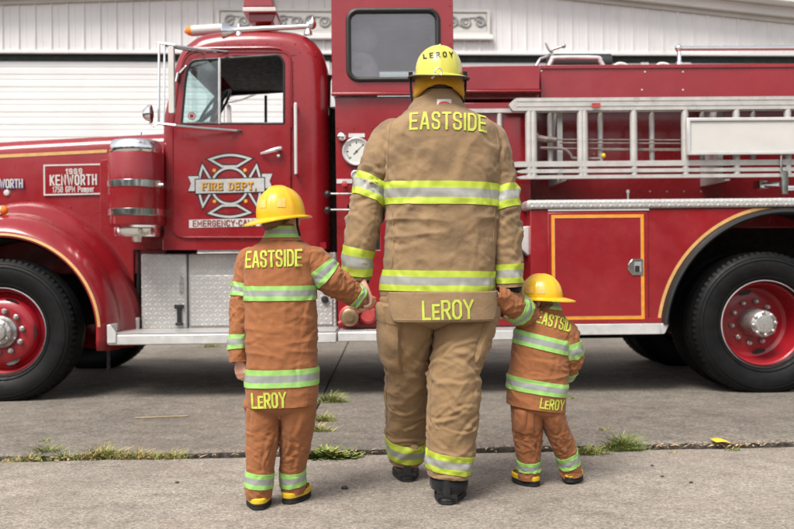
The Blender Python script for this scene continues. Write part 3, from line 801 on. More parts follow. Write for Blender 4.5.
# ---- mirrors
ym = -.02
mr = MB()
mr.tube([t3(227, 52, YC - .02), t3(200, 49.5, .18), t3(163, 44.5, ym)], .0105, 8); mr.tube([t3(205, 53, YC - .01), t3(180, 49, .2), t3(166, 46, ym)], .007, 8)
mr.tube([t3(240, 131, YC - .01), t3(200, 128, .2), t3(163, 124.5, ym)], .0105, 8)
for px, r_ in ((158.8, .0085), (164.2, .007)): mr.tube([t3(px + .3, 44, ym), t3(px, 122, ym)], r_, 8)
mr.tube([t3(158, 43, ym), t3(175, 45, ym), ], .009, 8); mr.tube([t3(158, 123.5, ym), t3(176, 125.5, ym)], .009, 8)
mr.tube([t3(158, 124, ym), t3(153, 126.5, ym), t3(150, 123, ym)], .007, 8)
mo = mr.build('mirror_arm', CHROME, truck)
mm = MB(); (xa, za), (xb, zb) = t(168.6, 46.5, ym), t(174.6, 113.5, ym)
mm.prism(rrect(xa, xb, zb, za, .012), ym - .02, ym + .03); mm.build('mirror_head', WHITEP, mo, bevel=.006)
sp = MB(); c = t3(149.5, 114, ym); sp.lathe([(0, -.05), (.024, -.045), (.05, -.012), (.056, .01), (.052, .016)], tuple(c), (1, 0, 0), 20)
sp.v = [(x, y, c.z + (z_ - c.z) * 1.25) for x, y, z_ in sp.v]
so = sp.build('spot_lamp', CHROME, truck); MB().lathe([(.052, .014), (.03, .026), (0, .03)], tuple(c), (1, 0, 0), 20).build('lamp_lens', REDLENS, so)
mr = MB(); mr.tube([t3(186, 66, YC - .01), t3(179, 74, YC - .04), t3(177, 80, YC - .04)], .009, 8); mr.tube([t3(178.5, 73, YC - .045), t3(176.5, 82, YC - .045)], .014, 8); mr.build('bracket', CHROME, mo)
fm = dup(mo, truck); fm.scale = (1, -1, 1); fm.location = (0, 2 * HALF, 0)
# antenna-like wiper stub on the hood
MB().tube([t3(141, 139, .9), t3(141.5, 132, .9)], .004, 6).build('hood_pin', BLACK, truck)

# ---- toolbox under the cab
YB = .5
zt_, zb_ = t(250, 253, YB)[1], t(250, 328, YB)[1]
x0, x1, x2 = t(142, 290, YB)[0], t(187.5, 290, YB)[0], t(336.5, 290, YB)[0]
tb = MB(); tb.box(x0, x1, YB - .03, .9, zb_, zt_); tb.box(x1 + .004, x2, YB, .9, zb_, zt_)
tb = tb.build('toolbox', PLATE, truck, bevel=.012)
zl = t(250, 275, YB)[1]
ld = MB(); ld.box(x1 + .02, x2 - .03, YB - .012, YB + .02, zb_ + .02, zl); ld.build('toolbox_lid', PLATE, tb, bevel=.006)
lt_ = MB(); c = t(179.5, 304.5, YB - .03); d = t(179.5, 325, YB - .03)
lt_.box(c[0] - .016, c[0] + .016, YB - .055, YB - .03, d[1], c[1]); lt_.box(c[0] - .035, c[0] + .035, YB - .06, YB - .03, c[1] - .03, c[1]); lt_.box(c[0] - .028, c[0] + .028, YB - .06, YB - .03, d[1], d[1] + .02)
lt_.build('latch', BLACK, tb, bevel=.004)
ph = MB(); ph.tube([t3(180.5, 276, YB - .03), t3(180.5, 276, YB - .06), t3(180.5, 292, YB - .06), t3(180.5, 292, YB - .03)], .007, 8); ph.build('pull_handle', STEEL, tb)
kn = MB(); c = t3(325, 299.5, YB - .012); kn.lathe([(0, -.03), (.026, -.026), (.03, -.012), (.02, 0)], tuple(c), (0, 1, 0), 16); kn.build('lid_knob', BLACK, tb)
# dark box put in for the shaded gap between cowl and toolbox, with a pipe
dk = MB(); dk.box(t(134, 250, .6)[0], t(146, 250, .6)[0], .66, .9, .5, 1.2); dk.tube([t3(138, 245, .6), t3(139, 262, .6), t3(138, 300, .6)], .014, 8); dk.build('gap_shade_and_pipe', DARK, truck)

# ---- running board
zs = t(250, 333.5, -.02)[1]; xs0, xs1, xs2 = t(109, 335, 0)[0], t(336.5, 335, 0)[0], t(531, 335, 0)[0]
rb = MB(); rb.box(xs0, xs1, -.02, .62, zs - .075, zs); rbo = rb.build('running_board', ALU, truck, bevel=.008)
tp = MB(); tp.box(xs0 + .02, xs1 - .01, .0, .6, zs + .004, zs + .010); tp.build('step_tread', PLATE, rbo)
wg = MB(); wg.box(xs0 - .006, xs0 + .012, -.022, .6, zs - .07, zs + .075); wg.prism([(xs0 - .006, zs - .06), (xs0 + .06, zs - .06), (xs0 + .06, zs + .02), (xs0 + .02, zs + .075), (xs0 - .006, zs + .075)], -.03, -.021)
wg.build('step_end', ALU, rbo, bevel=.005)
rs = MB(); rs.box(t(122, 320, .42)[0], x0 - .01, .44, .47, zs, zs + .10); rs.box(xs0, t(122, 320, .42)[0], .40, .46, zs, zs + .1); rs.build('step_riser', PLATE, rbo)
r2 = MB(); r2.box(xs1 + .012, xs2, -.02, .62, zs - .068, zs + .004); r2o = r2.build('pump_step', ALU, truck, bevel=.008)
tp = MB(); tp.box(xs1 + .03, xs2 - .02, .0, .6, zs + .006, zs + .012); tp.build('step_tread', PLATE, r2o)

# ---- pump tower and panel
YT = .12
ztop = t(390, -34, YT)[1]; zseam = t(390, 92.5, YT)[1]; zlow = t(390, 328, YT)[1]
xa, xb = t(331.5, 50, YT)[0], t(453.5, 50, YT)[0]; xa2 = t(331.5, 150, YT + .03)[0]
wo = rrect(t(348.5, 45, YT)[0], t(438, 45, YT)[0], t(390, 79.5, YT)[1], t(390, 10.5, YT)[1], .075)
tw = MB(); tw.prism([(xa, ztop), (xb, ztop), (xb, zseam), (xa, zseam)], YT, YT + .05, [wo])
tw.prism([(xa, ztop), (xb, ztop), (xb, zseam), (xa, zseam)], 2 * HALF - YT - .05, 2 * HALF - YT, [wo])
tw.box(xa, xa + .04, YT + .052, 2 * HALF - YT - .052, zseam + .005, ztop - .002); tw.box(xb - .04, xb, YT + .052, 2 * HALF - YT - .052, zseam + .005, ztop - .002); tw.box(xa - .01, xb + .01, YT - .01, 2 * HALF - YT + .01, ztop + .002, ztop + .06)
tw.box(xa + .042, xb - .042, YT + .06, 2 * HALF - YT - .06, zseam - .1, zseam - .05)
tower = tw.build('crew_cab', RED, truck, bevel=.006)
ls = MB(); ls.box(xa - .004, xb + .004, YT - .02, YT + .02, zseam - .022, zseam); ls.build('drip_ledge', RED, tower, bevel=.006)
rv = MB(); rivets(rv, [(450, 6 + 19 * i) for i in range(5)], YT - .001, .007); rv.build('rivet', RED, tower)
gk = MB(); lp = [(x, YT - .004, z_) for x, z_ in wo]; gk.tube(lp + [lp[0]], .019, 8, cap=False); gk.build('window_gasket', GASKET, tower)
MB().prism(wo, YT + .012, YT + .018).build('window_pane', GLASSD, tower, smooth=False)
MB().prism(wo, 2 * HALF - YT - .018, 2 * HALF - YT - .012).build('window_pane', GLASS, tower, smooth=False)
LINER = simple('grey_lining', (.62, .55, .56), .8, var=.1)
ll_ = MB(); ll_.box(xa + .045, xb - .045, YT + .06, 2 * HALF - YT - .06, ztop - .05, ztop - .03); ll_.box(xa + .042, xa + .06, YT + .06, 2 * HALF - YT - .06, zseam, ztop - .05); ll_.box(xb - .06, xb - .042, YT + .06, 2 * HALF - YT - .06, zseam, ztop - .05)
ll_.prism([(xa + .06, zseam), (xb - .06, zseam), (xb - .06, ztop - .05), (xa + .06, ztop - .05)], 2 * HALF - YT - .08, 2 * HALF - YT - .06, [wo]); ll_.build('lining', LINER, tower)
SEATM = simple('grey_seat_cloth', (.58, .60, .62), .7, var=.2)
# seat with headrest seen through the glass
se = MB(); yq = .42
def q3(px, py): return t3(px, py, yq)
se.tube([q3(352, 110), q3(355, 85), q3(358, 66), q3(360, 54)], [.17, .19, .17, .10], 16, flat=.55)
se.ball(tuple(q3(361, 38)), (.13, .10, .14), 16)
se.tube([q3(371, 30), q3(374, 42), q3(370, 52)], [.016, .018, .012], 8)
se.tube([q3(374, 92), q3(372, 70), q3(364, 55), q3(352, 52)], .03, 8)
se.build('jump_seat', SEATM, tower)
bx_ = MB(); a, b = q3(352, 62), q3(363, 72); bx_.box(a.x, b.x, yq - .12, yq - .06, b.z, a.z)
bx_.build('console', WHITEP, tower, bevel=.02)
# lower panel
xpl = t(337, 200, YT + .03)[0]
pp = MB(); pp.prism([(xa2 + .03, zseam - .024), (xb, zseam - .024), (xb, zlow), (xpl, zlow)], YT + .03, YT + .08, [poly([(347.5, 205), (380, 205), (380, 250), (347.5, 250)], YT + .03)])
pp.box(xa2 + .1, xb - .1, YT + .15, 1.9, zlow, zseam - .03)
panel = pp.build('pump_panel', RED, truck, bevel=.004)
YP = YT + .03
rv = MB(); rivets(rv, [(337, 128), (354, 128), (372, 128), (340, 262), (340, 300), (338.6, 222)], YP - .001, .007); rv.build('rivet', RED, panel)
# dark pump recess
rc = MB(); a, b = t(347, 204, YP), t(381, 252, YP); rc.box(a[0] + .002, b[0], YP + .082, YP + .085, b[1], a[1]); rc.build('pump_recess', BLACK, panel)
c = t3(356.6, 152, YP)
ga = MB(); ga.lathe([(.098, 0), (.106, -.02), (.106, -.034), (.098, -.042), (.086, -.036), (.086, -.03)], tuple(c), (0, 1, 0), 40); ga = ga.build('pressure_gauge', ALU, panel)
MB().lathe([(0, -.031), (.087, -.031)], tuple(c), (0, 1, 0), 32).build('dial', DIALW, ga, fix=False)
nm = MB()
for k in range(25):
    a = R(-135 + 270 * k / 24 + 90); r0 = .058 if k % 4 == 0 else .068
    u_ = Vector((math.cos(a), 0, math.sin(a))); v_ = Vector((-math.sin(a), 0, math.cos(a))) * (.0022 if k % 4 else .004)
    o = Vector(c) + Vector((0, -.033, 0)); nm.add([o + u_ * r0 - v_, o + u_ * r0 + v_, o + u_ * .078 + v_, o + u_ * .078 - v_], [(0, 1, 2, 3)])
u_ = Vector((.7, 0, .7)).normalized(); v_ = Vector((-.7, 0, .7)).normalized() * .004; o = Vector(c) + Vector((0, -.034, 0))
nm.add([o - u_ * .03 - v_, o - u_ * .03 + v_, o + u_ * .06 + v_ * .3, o + u_ * .06 - v_ * .3], [(0, 1, 2, 3)]); nm.lathe([(0, -.036), (.008, -.035)], tuple(c), (0, 1, 0), 10)
nm.build('needle', BLACK, ga, fix=False)
kb = MB(); p = t3(341.5, 137.5, YP); kb.lathe([(.02, 0), (.02, -.02), (.034, -.03), (.036, -.05), (.026, -.066), (0, -.07)], tuple(p), (0, 1, 0), 18); kb.build('chrome_knob', CHROME, panel)
for (pa, pb) in (((348.5, 133.6), (364.8, 137.4)), ((336.6, 179.2), (352.4, 183.4))):
    a, b = t(*pa, YP), t(*pb, YP); MB().box(a[0], b[0], YP - .006, YP, b[1], a[1]).build('label_plate', ALU, panel)
p = t3(355.8, 175, YP); MB().lathe([(.036, 0), (.036, -.02), (.028, -.026), (.024, -.014), (.0, -.014)], tuple(p), (0, 1, 0), 20).build('drain_port', ALU, panel)
p = t3(355.5, 169.5, YP); MB().lathe([(.012, 0), (.012, -.02), (.0, -.022)], tuple(p), (0, 1, 0), 12).build('toggle', BLACK, panel)
p = t3(344.6, 184.2, YP); MB().lathe([(.012, 0), (.012, -.02), (.022, -.026), (.022, -.04), (0, -.046)], tuple(p), (0, 1, 0), 14).build('push_button', REDNUT, panel)
for py in (193.8, 209.8):
    rd = MB(); rd.tube([t3(329, py, YP - .09), t3(360, py, YP - .08)], .007, 8); rdo = rd.build('pull_rod', STEEL, panel)
    MB().ball(tuple(t3(327.5, py + .3, YP - .09)), .026, 14).build('rod_knob', BLACK, rdo)
# hose outlet at the foot of the panel
c = t3(350, 317, YP - .05)
ho = MB(); ho.lathe([(.085, .1), (.085, .04), (.07, .03), (.066, -.02), (.07, -.03)], tuple(c), (0, 1, 0), 24)
for k in range(2): a = PI * k + .5; ho.tube([Vector(c) + Vector((.06 * math.cos(a), 0, .06 * math.sin(a))), Vector(c) + Vector((.098 * math.cos(a), 0, .098 * math.sin(a)))], .014, 8)
hoo = ho.build('hose_outlet', REDNUT, panel)
MB().lathe([(.066, -.02), (.066, -.05), (.056, -.058), (.03, -.058), (.028, -.075), (.0, -.075)], tuple(c), (0, 1, 0), 24).build('outlet_cap', BRASS, hoo)
c = t3(368, 315, YP - .03); h2 = MB(); h2.lathe([(.07, .06), (.07, 0), (.05, -.02), (.0, -.02)], tuple(c), (0, 1, 0), 20); h2.lathe([(.085, .02), (.09, .01), (.085, 0)], tuple(c), (0, 1, 0), 8); h2.build('valve_cap', REDNUT, panel)
# plate right of the man
xr0, xr1 = t(453.8, 200, .22)[0], t(531, 200, .22)[0]
rp = MB(); rp.box(xr0, xr1, .22, .30, zlow, t(500, 66, .32)[1] - .3); sp_ = rp.build('side_panel', REDDARK, truck, bevel=.004)
rv = MB(); rivets(rv, [(521, 212 + 9 * i) for i in range(12)] + [(512, 214), (512, 232), (512, 250)], .219, .007); rv.build('rivet', REDDARK, sp_)
wd = MB(); wd.prism(poly([(512, 228), (529, 226), (529, 256), (521, 249)], .1), .08, .218); wd.build('step_bracket', ALU, truck, bevel=.006)
dd = MB(); a, b = t(503, 250, .2), t(520, 300, .2); dd.box(a[0], b[0], .17, .219, b[1], a[1]); dd.build('hose_cabinet', BLACK, truck, bevel=.01)

# ---- body: upper side
YU = .32
xe = t(940, 200, YU)[0]
zu = t(600, 65.5, YU)[1]; zlip = t(600, 69, YU)[1]
ub = MB(); zr = t(600, 99, YU)[1]; YR = .62; ub.box(t(540, 70, YU)[0], xe, YU, 2 * HALF - YU, zr, zu - .004); ub.box(t(454, 90, YU)[0], t(540, 90, YU)[0] - .003, YU, 2 * HALF - YU, zr, zu - .06); ub.box(t(454, 90, YU)[0], xe, YR, 2 * HALF - YR, t(600, 215, YU)[1] - .1, zr - .001)
body = ub.build('hose_body', RED, truck, bevel=.008)
lp = MB(); lp.box(t(540, 70, YU)[0], xe, YU - .012, YU + .03, zlip, zu + .003); lp.build('body_lip', RED, body, bevel=.004)
ex = MB(); a, b = t(453.8, 66.2, .22), t(540, 92.2, .22); ex.box(a[0], b[0], .22, .5, b[1] + .02, a[1]); ex.box(a[0], b[0] + .005, .205, .5, b[1], b[1] + .018); ex.build('locker_top', RED, body, bevel=.006)
rv = MB(); rivets(rv, [(645, 72), (683, 72), (683, 90), (642, 90), (541.5, 71)], YU - .001, .008, 0); rv.build('rivet', ALU, body)
rv = MB(); rivets(rv, [(520 + 37 * i, 126 + 14 * (i % 3)) for i in range(5)] + [(650 + 17 * i, 191.5) for i in range(4)] + [(628, 191)], .619, .008); rv.build('bolt', STEEL, body)
# wheel arch line and the long compartment
ax_, az_ = t(786, 334, 0); RO = .965; RI = .925
zt_ = t(620, 209, 0)[1]; zb_ = t(620, 324.5, 0)[1]; xa, xc = t(530.5, 250, 0)[0], xe
def arch_poly(r):
    a_s = math.asin((zb_ - az_) / r); n = 40
    return [(ax_ + r * math.cos(PI - a_s - (PI - 2 * a_s) * i / n), az_ + r * math.sin(PI - a_s - (PI - 2 * a_s) * i / n)) for i in range(n + 1)]
ap = arch_poly(RI)
zcap = max(zt_, az_ + RI + .012)
pl_ = [(xa, zb_), (xa, zt_), (xc, zt_), (xc, zb_)] + list(reversed(ap))
lc = MB(); lc.prism(pl_, 0, .06); lc.box(xa, ap[0][0] - .01, .062, .8, zb_, zt_); lc.box(ap[-1][0] + .01, xc, .062, .8, zb_, zt_)
lower = lc.build('lower_body', RED, truck, bevel=.006)
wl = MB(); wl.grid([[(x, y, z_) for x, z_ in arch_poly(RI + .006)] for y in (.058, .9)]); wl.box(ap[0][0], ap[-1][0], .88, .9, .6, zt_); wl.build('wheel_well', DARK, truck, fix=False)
# rubber flare and stripe
fl = MB(); a_s = math.asin((zb_ + .0 - az_) / RI)
fl.lathe([(.885, .05), (.88, .0), (.885, -.035), (.90, -.05), (.918, -.045), (.928, -.02), (.93, -.001)], (ax_, 0, az_), (0, 1, 0), 64, a0=a_s, a1=PI - a_s)
fl.build('rubber_flare', GASKET, lower, fix=False)
gs = MB(); gs.grid([[(x, -.003, min(z_, zt_ - .004)) for x, y, z_ in row] for row in ringstrip(ax_, az_, .934, .958, R(2), R(176), 0, 80)]); gs.build('pinstripe', GOLD, lower, fix=False)
# tread-plate ledge
lg = MB(); zl0, zl1 = zt_ + .002, t(620, 199.2, -.02)[1]
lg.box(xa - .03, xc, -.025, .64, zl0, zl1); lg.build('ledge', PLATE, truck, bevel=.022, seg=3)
ls = MB(); a = t(548, 210, -.01); b = t(649, 210, -.01); ls.box(a[0], b[0], -.012, -.001, zt_ - .012, zt_); ls.build('gutter_strip', WHITEP, lower)
MB().lathe([(.008, 0), (.008, .05), (.014, .055), (.014, .075), (0, .08)], (t(628, 196, .1)[0], .1, zl1), (0, 0, 1), 10).build('ledge_pin', STEEL, truck)
# compartment door
(dx0, dz0), (dx1, dz1) = t(547.5, 212.5, -.012), t(648.8, 320.6, -.012)
cd = MB(); cd.box(dx0, dx1, -.013, -.0005, dz1, dz0); cdo = cd.build('compartment_door', RED, truck, bevel=.006)
(gx0, gz0), (gx1, gz1) = t(551.2, 215, -.014), t(644.6, 319, -.014); w1, w2 = .012, .024
fr = MB(); rc_ = lambda i: [(gx0 + i, gz0 - i), (gx1 - i, gz0 - i), (gx1 - i, gz1 + i), (gx0 + i, gz1 + i)]
fr.prism(rc_(0), -.0150, -.0145, [rc_(.023)]); fr.build('pinstripe', AMBERSTRIPE, cdo, smooth=False)
fr = MB(); fr.prism(rc_(.019), -.0165, -.0160, [rc_(.024)]); fr.build('pinstripe_edge', GOLD, cdo, smooth=False)
hl = MB(); a, b = t(628, 259, -.02), t(643.4, 275, -.02); hl.prism([(a[0] + .03, a[1]), (b[0], a[1]), (b[0], b[1]), (a[0] + .03, b[1]), (a[0], (a[1] + b[1]) / 2 - .02), (a[0], (a[1] + b[1]) / 2 + .02)], -.022, -.013)
hlo = hl.build('door_latch', CHROME, cdo, bevel=.003)
MB().box(a[0] + .045, b[0] - .015, -.024, -.0225, b[1] + .02, a[1] - .02).build('latch_recess', STEEL, hlo)
MB().box(a[0] + .05, b[0] - .03, -.028, -.0245, b[1] + .022, a[1] - .05).build('latch_paddle', BLACK, hlo)
# bottom sill with curved end
sx0, sx1 = t(531, 330, -.03)[0], t(669, 330, -.03)[0]; sz0, sz1 = t(600, 324, -.03)[1], t(600, 334.8, -.03)[1]
si = MB(); si.box(sx0, sx1 - .06, -.035, .3, sz1, sz0); si.prism([(sx1 - .06, sz1), (sx1 - .045, sz1), (sx1 - .025, sz1 + .012), (sx1 - .008, sz0 - .025), (sx1, sz0), (sx1 - .06, sz0)], -.035, .3); sill = si.build('body_sill', ALU, truck, bevel=.006)
# red trim between sill and door
rt = MB(); rt.box(sx0, sx1 - .03, -.012, -.001, sz0 + .003, sz0 + .04); rt.build('sill_trim', RED, lower, bevel=.004)
# lower body floor under the compartments
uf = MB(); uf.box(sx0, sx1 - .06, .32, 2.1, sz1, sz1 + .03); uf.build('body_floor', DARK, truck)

# top rail, reel and fittings
rl = MB(); yr = .5
rl.tube([t3(676, 48.6, yr), t3(850, 48.0, yr), t3(950, 48, yr)], .0185, 10); rl.tube([t3(679, 66, yr), t3(679, 50, yr)], .0165, 10); rl.ball(tuple(t3(678.5, 48.4, yr)), .03, 12); rl.tube([t3(880, 66, yr), t3(880, 50, yr)], .0165, 10)
rl.lathe([(.03, 0), (.03, .02), (.018, .03)], tuple(t3(679, 65.5, yr)), (0, 0, 1), 12)
rl.build('hand_rail', CHROME, truck)
rf = MB(); yr = .8
rf.tube(smooth_line([t3(549, 66, yr), t3(552, 60, yr), t3(556, 58, yr), t3(596, 58, yr), t3(600, 61, yr), t3(603, 66, yr)], 4), .02, 10); rf = rf.build('reel_frame', ALU, truck)
rd = MB(); a, b = t3(548, 64, 1.1), t3(610, 64, 1.1); rd.tube([a, b], .085, 20); rd.build('hose_roll', GASKET, truck)
tap = MB(); tap.tube([t3(552, 62, .9), t3(552, 54, .9)], .02, 10); tap.tube([t3(545.5, 43, .9), t3(549, 50, .9), t3(553, 53, .9)], [.007, .012, .014], 8); tap.tube([t3(549, 51, .9), t3(563, 46, .9)], .011, 8); tap.ball(tuple(t3(563.5, 46, .9)), .02, 10); tap.tube([t3(536, 66, .85), t3(540, 59, .85), t3(549, 56, .9)], .012, 8)
tap.build('valve_lever', STEEL, truck)
for px0, px1 in ((612, 630), (654, 672)):
    fo = MB(); a, b = t3(px0, 66, 1.0), t3(px1, 62, 1.0); fo.tube(smooth_line([Vector(a) - Vector((0, 0, .03)), Vector(a).lerp(Vector((b.x, b.y, a.z)), .3) + Vector((0, 0, .012)), Vector(a).lerp(Vector((b.x, b.y, a.z)), .7) + Vector((0, 0, .008)), Vector((b.x, b.y, a.z - .03))], 5), .018, 10)
    fo.build('folded_tarp', WHITEP, truck)
# ladder rack bracket at the right
bk = MB(); yb = .06
bk.tube([t3(784.5, 172, yb), t3(784.5, 194, yb)], .028, 12); bk.tube([t3(781, 150, yb), t3(781, 176, yb)], .01, 8); bk.tube([t3(786, 188, yb), t3(850, 187.5, yb)], .022, 10); bk.tube([t3(763, 185, YU), t3(763, 185, .2), t3(780, 184, .1)], .02, 10)
bk.box(t(757, 190, .25)[0], t(766, 190, .25)[0], .2, YU, t(760, 189, .25)[1], t(760, 181, .25)[1]); bk.build('ladder_clamp', CHROME, truck)
for px in (560, 720, 860):
    h = MB(); h.box(t(px, 180, .25)[0] - .02, t(px, 180, .25)[0] + .02, .10, .62, t(px, 181, .15)[1], t(px, 179.4, .15)[1]); h.box(t(px, 180, .25)[0] - .02, t(px, 180, .25)[0] + .02, .24, .62, t(px, 179.4, .15)[1], t(px, 96, .15)[1]); h.build('ladder_bracket', ALU, truck)
tb_ = MB(); a, b = t(592, 103.5, .04), t(600, 107, .04); tb_.box(a[0], b[0], .02, .05, b[1] - .005, a[1]); tb_.build('strap_buckle', REDNUT, truck)
# blank framed board in front of the ladders
(xa, za), (xb, zb) = t(686.5, 118.2, .03), t(900, 153.5, .03)
bo = MB(); bo.box(xa, xb, .025, .045, zb, za); boo = bo.build('blank_board', WHITEP, truck, bevel=.004)
fr = MB(); rc_ = lambda i: [(xa + i, za - i), (xb - i, za - i), (xb - i, zb + i), (xa + i, zb + i)]
fr.prism(rc_(0), .012, .0245, [rc_(.024)]); fr.build('board_frame', ALU, boo, bevel=.004)

# the same running gear on the far side closes the underside
for o_ in (rbo, r2o, tb, lower, sill):
    f_ = dup(o_, truck); f_.scale = (1, -1, 1); f_.location = (0, 2 * HALF, 0)
mf = MB()
mf.box(t(106.5, 330, .2)[0], t(108, 330, .2)[0], .2, .25, .22, .6); mf.build('mud_flap', RUBBER, truck)
bp = MB(); bp.box(t(150, 330)[0], t(690, 330)[0], .95, 1.45, .36, .5); bp.build('belly_light_block', DARK, truck, bevel=.05)  # box added under the truck to keep light off the ground there
# ------------------------------------------------------------------ ladders: hung on the rack, things of their own
def ladder(y0, y1, x0p, rungs, beams, label, railh):
    xs = t(x0p, 130, y0)[0]; z_ = lambda py: t(640, py, y0)[1]
    off = Vector((xs, y0, z_(178)))
    lo = empty('ladder', TF.world(off), TF.yaw)
    tag(lo, label, 'ladder', 'aluminium ladders racked along the truck')
    for a, b, s_ in beams:
        bm_ = MB(); zt_, zb_ = z_(a), z_(b); dz = (zt_ - zb_)
        bm_.prism(round_poly([(xs + s_, zb_), (xs + s_ - .03, zb_ + dz * .5), (xs + s_ + .02, zt_), (xe - .3, zt_), (xe - .3, zb_)], [.01, .01, .02, 0, 0]), y0, y1)
        if dz > .05:
            for q in (.32, .72): bm_.box(xs + s_ + .03, xe - .3, y0 - .004, y0 + .0, zb_ + dz * q, zb_ + dz * (q + .08))
        bm_.build('ladder_rail', ALUDULL, lo, off, bevel=.004)
    r0 = None
    for px in rungs:
        xr = t(px, 130, y0)[0]
        o = MB().tube([(0, 0, 0), (0, 0, z_(beams[0][1]) - z_(beams[-1][0]) + .01)], .028 if railh else .021, 12).build('rung', ALUDULL, lo) if r0 is None else dup(r0, lo)
        if r0 is None: r0 = o
        o.location = Vector((xr, (y0 + y1) / 2, z_(beams[-1][0]) - .005)) - off
    return lo
ladder(.07, .125, 513, [529.5, 533.8, 581.5, 585, 634.5, 686, 737.5, 789], [(97.2, 110, 0), (160.6, 166, 0), (168.5, 172.2, .05), (174.6, 178, .05)], 'long outer aluminium ladder with wide white rails nearest the camera', True)
ladder(.19, .235, 440, [471, 500, 550.5, 601, 652.5, 703, 754], [(107.6, 111.6, 0), (162, 166, 0)], 'thinner inner aluminium ladder tucked behind the outer one, end showing beside the tan coat', False)
POLEM = simple('old_pole_steel', (.22, .17, .15), .5, .5, var=.3, scale=20)
off = t3(536, 140, .155)
po = empty('pike_pole', TF.world(off), TF.yaw)
tag(po, 'grey metal hook pole lying inside the ladder rack', 'pike pole')
pm = MB()
for py, x_ in ((139.6, 556), (143, 560), (148.6, 540), (150, 600)): pm.tube([t3(x_, py, .155), t3(690, py + .6, .155), t3(780, py + .8, .155)], .0062, 8)
pm.build('pole_shaft', POLEM, po, off)
hk = MB(); hk.tube(smooth_line([t3(540, 148, .155), t3(560, 148.6, .155), t3(566, 150, .155), t3(571, 155, .155), t3(575, 158.4, .155), t3(600, 158.8, .155)], 4), .012, 8)
hk.tube([t3(534, 137.6, .15), t3(545, 139.5, .15), t3(556, 140, .15)], [.03, .026, .02], 8)
hk.build('hook', POLEM, po, off)
bl = MB(); a, b = t(531.5, 133.5, .14), t(538, 140.6, .14); bl.box(a[0], b[0], .13, .16, b[1], a[1]); bl.build('eye_plate', ALU, po, off, bevel=.004)
MB().ball(tuple(t3(603.5, 155.6, .12)), .018, 10).build('pole_cap', YELLOWTAG, po, off)
# ------------------------------------------------------------------ setting: ground, building, weeds
def ground_mat(name, tone, tint=(1., .92, .82), seed=0., stain=.5, agg=1.0):
    m, nt, p, o = new_mat(name)
    tc = nd(nt, 'ShaderNodeTexCoord'); mp = nd(nt, 'ShaderNodeMapping'); mp.inputs['Location'].default_value = (seed, seed * .7, 0)
    nt.links.new(tc.outputs['Object'], mp.inputs['Vector']); v = mp.outputs[0]
    big = tex_noise(nt, .9, 6, .6, v); med = tex_noise(nt, 7, 8, .7, v); fine = tex_noise(nt, 95, 3, .7, v)
    def tn(k): return tuple(tone * k * q for q in tint)
    c = ramp(nt, big, [(.3, tn(.74)), (.7, tn(1.22))])
    c = mixc(nt, .75, c, ramp(nt, med, [(.28, g3(.5)), (.5, g3(1.)), (.74, g3(1.4))]), 'MULTIPLY')
    c = mixc(nt, .6 * agg, c, ramp(nt, fine, [(.33, g3(.3)), (.5, g3(1.)), (.66, g3(1.6))]), 'MULTIPLY')
    blot = ramp(nt, tex_noise(nt, .45, 8, .7, v), [(.46, g3(0)), (.6, g3(1))])
    c = mixc(nt, mth(nt, 'MULTIPLY', blot, .3), c, tn(.66))
    drip = nd(nt, 'ShaderNodeTexVoronoi'); drip.inputs['Scale'].default_value = 1.7; nt.links.new(v, drip.inputs['Vector'])
    c = mixc(nt, mth(nt, 'MULTIPLY', ramp(nt, drip.outputs['Distance'], [(.03, g3(1)), (.16, g3(0))]), .3), c, tn(.55))
    grit = tex_noise(nt, 46, 4, .75, v)
    c = mixc(nt, .7 * agg, c, ramp(nt, grit, [(.34, g3(.45)), (.5, g3(1.)), (.66, g3(1.5))]), 'MULTIPLY')
    rust = ramp(nt, tex_noise(nt, 1.4, 6, .65, v), [(.5, g3(0)), (.72, g3(1))])
    c = mixc(nt, mth(nt, 'MULTIPLY', rust, .35), c, tuple(tone * q for q in (1.05, .80, .62)))
    vo = nd(nt, 'ShaderNodeTexVoronoi'); vo.inputs['Scale'].default_value = 62; nt.links.new(v, vo.inputs['Vector'])
    sp = ramp(nt, vo.outputs['Distance'], [(.10, g3(1)), (.24, g3(0))])
    sel = ramp(nt, tex_noise(nt, 60, 1, .5, v), [(.55, g3(0)), (.62, g3(1))])
    c = mixc(nt, mth(nt, 'MULTIPLY', mth(nt, 'MULTIPLY', sp, sel), .55), c, tn(.3))
    sel2 = ramp(nt, tex_noise(nt, 48, 1, .5, v), [(.6, g3(0)), (.66, g3(1))])
    c = mixc(nt, mth(nt, 'MULTIPLY', mth(nt, 'MULTIPLY', sp, sel2), .5), c, tn(1.9))
    st = ramp(nt, tex_noise(nt, 2.1, 7, .7, v), [(.52, g3(0)), (.7, g3(1))])
    c = mixc(nt, mth(nt, 'MULTIPLY', st, stain), c, tn(.62))
    nt.links.new(c, p.inputs['Base Color']); p.inputs['Roughness'].default_value = .9; p.inputs['Specular IOR Level'].default_value = .25
    b = bump(nt, p, fine, .8, .006); b = bump(nt, p, med, .5, .02, b); bump(nt, p, vo.outputs['Distance'], .35, .004, b)
    return m
ROADM = ground_mat('worn_asphalt', .305, (1., .87, .735), 3.1, .4, 1.)
SLABM = ground_mat('old_concrete', .195, (1., .875, .735), 11.7, .6, 1.)
SOILM = simple('joint_soil', (.06, .048, .036), .95, var=.5, scale=30, bmp=.6, bscale=50)

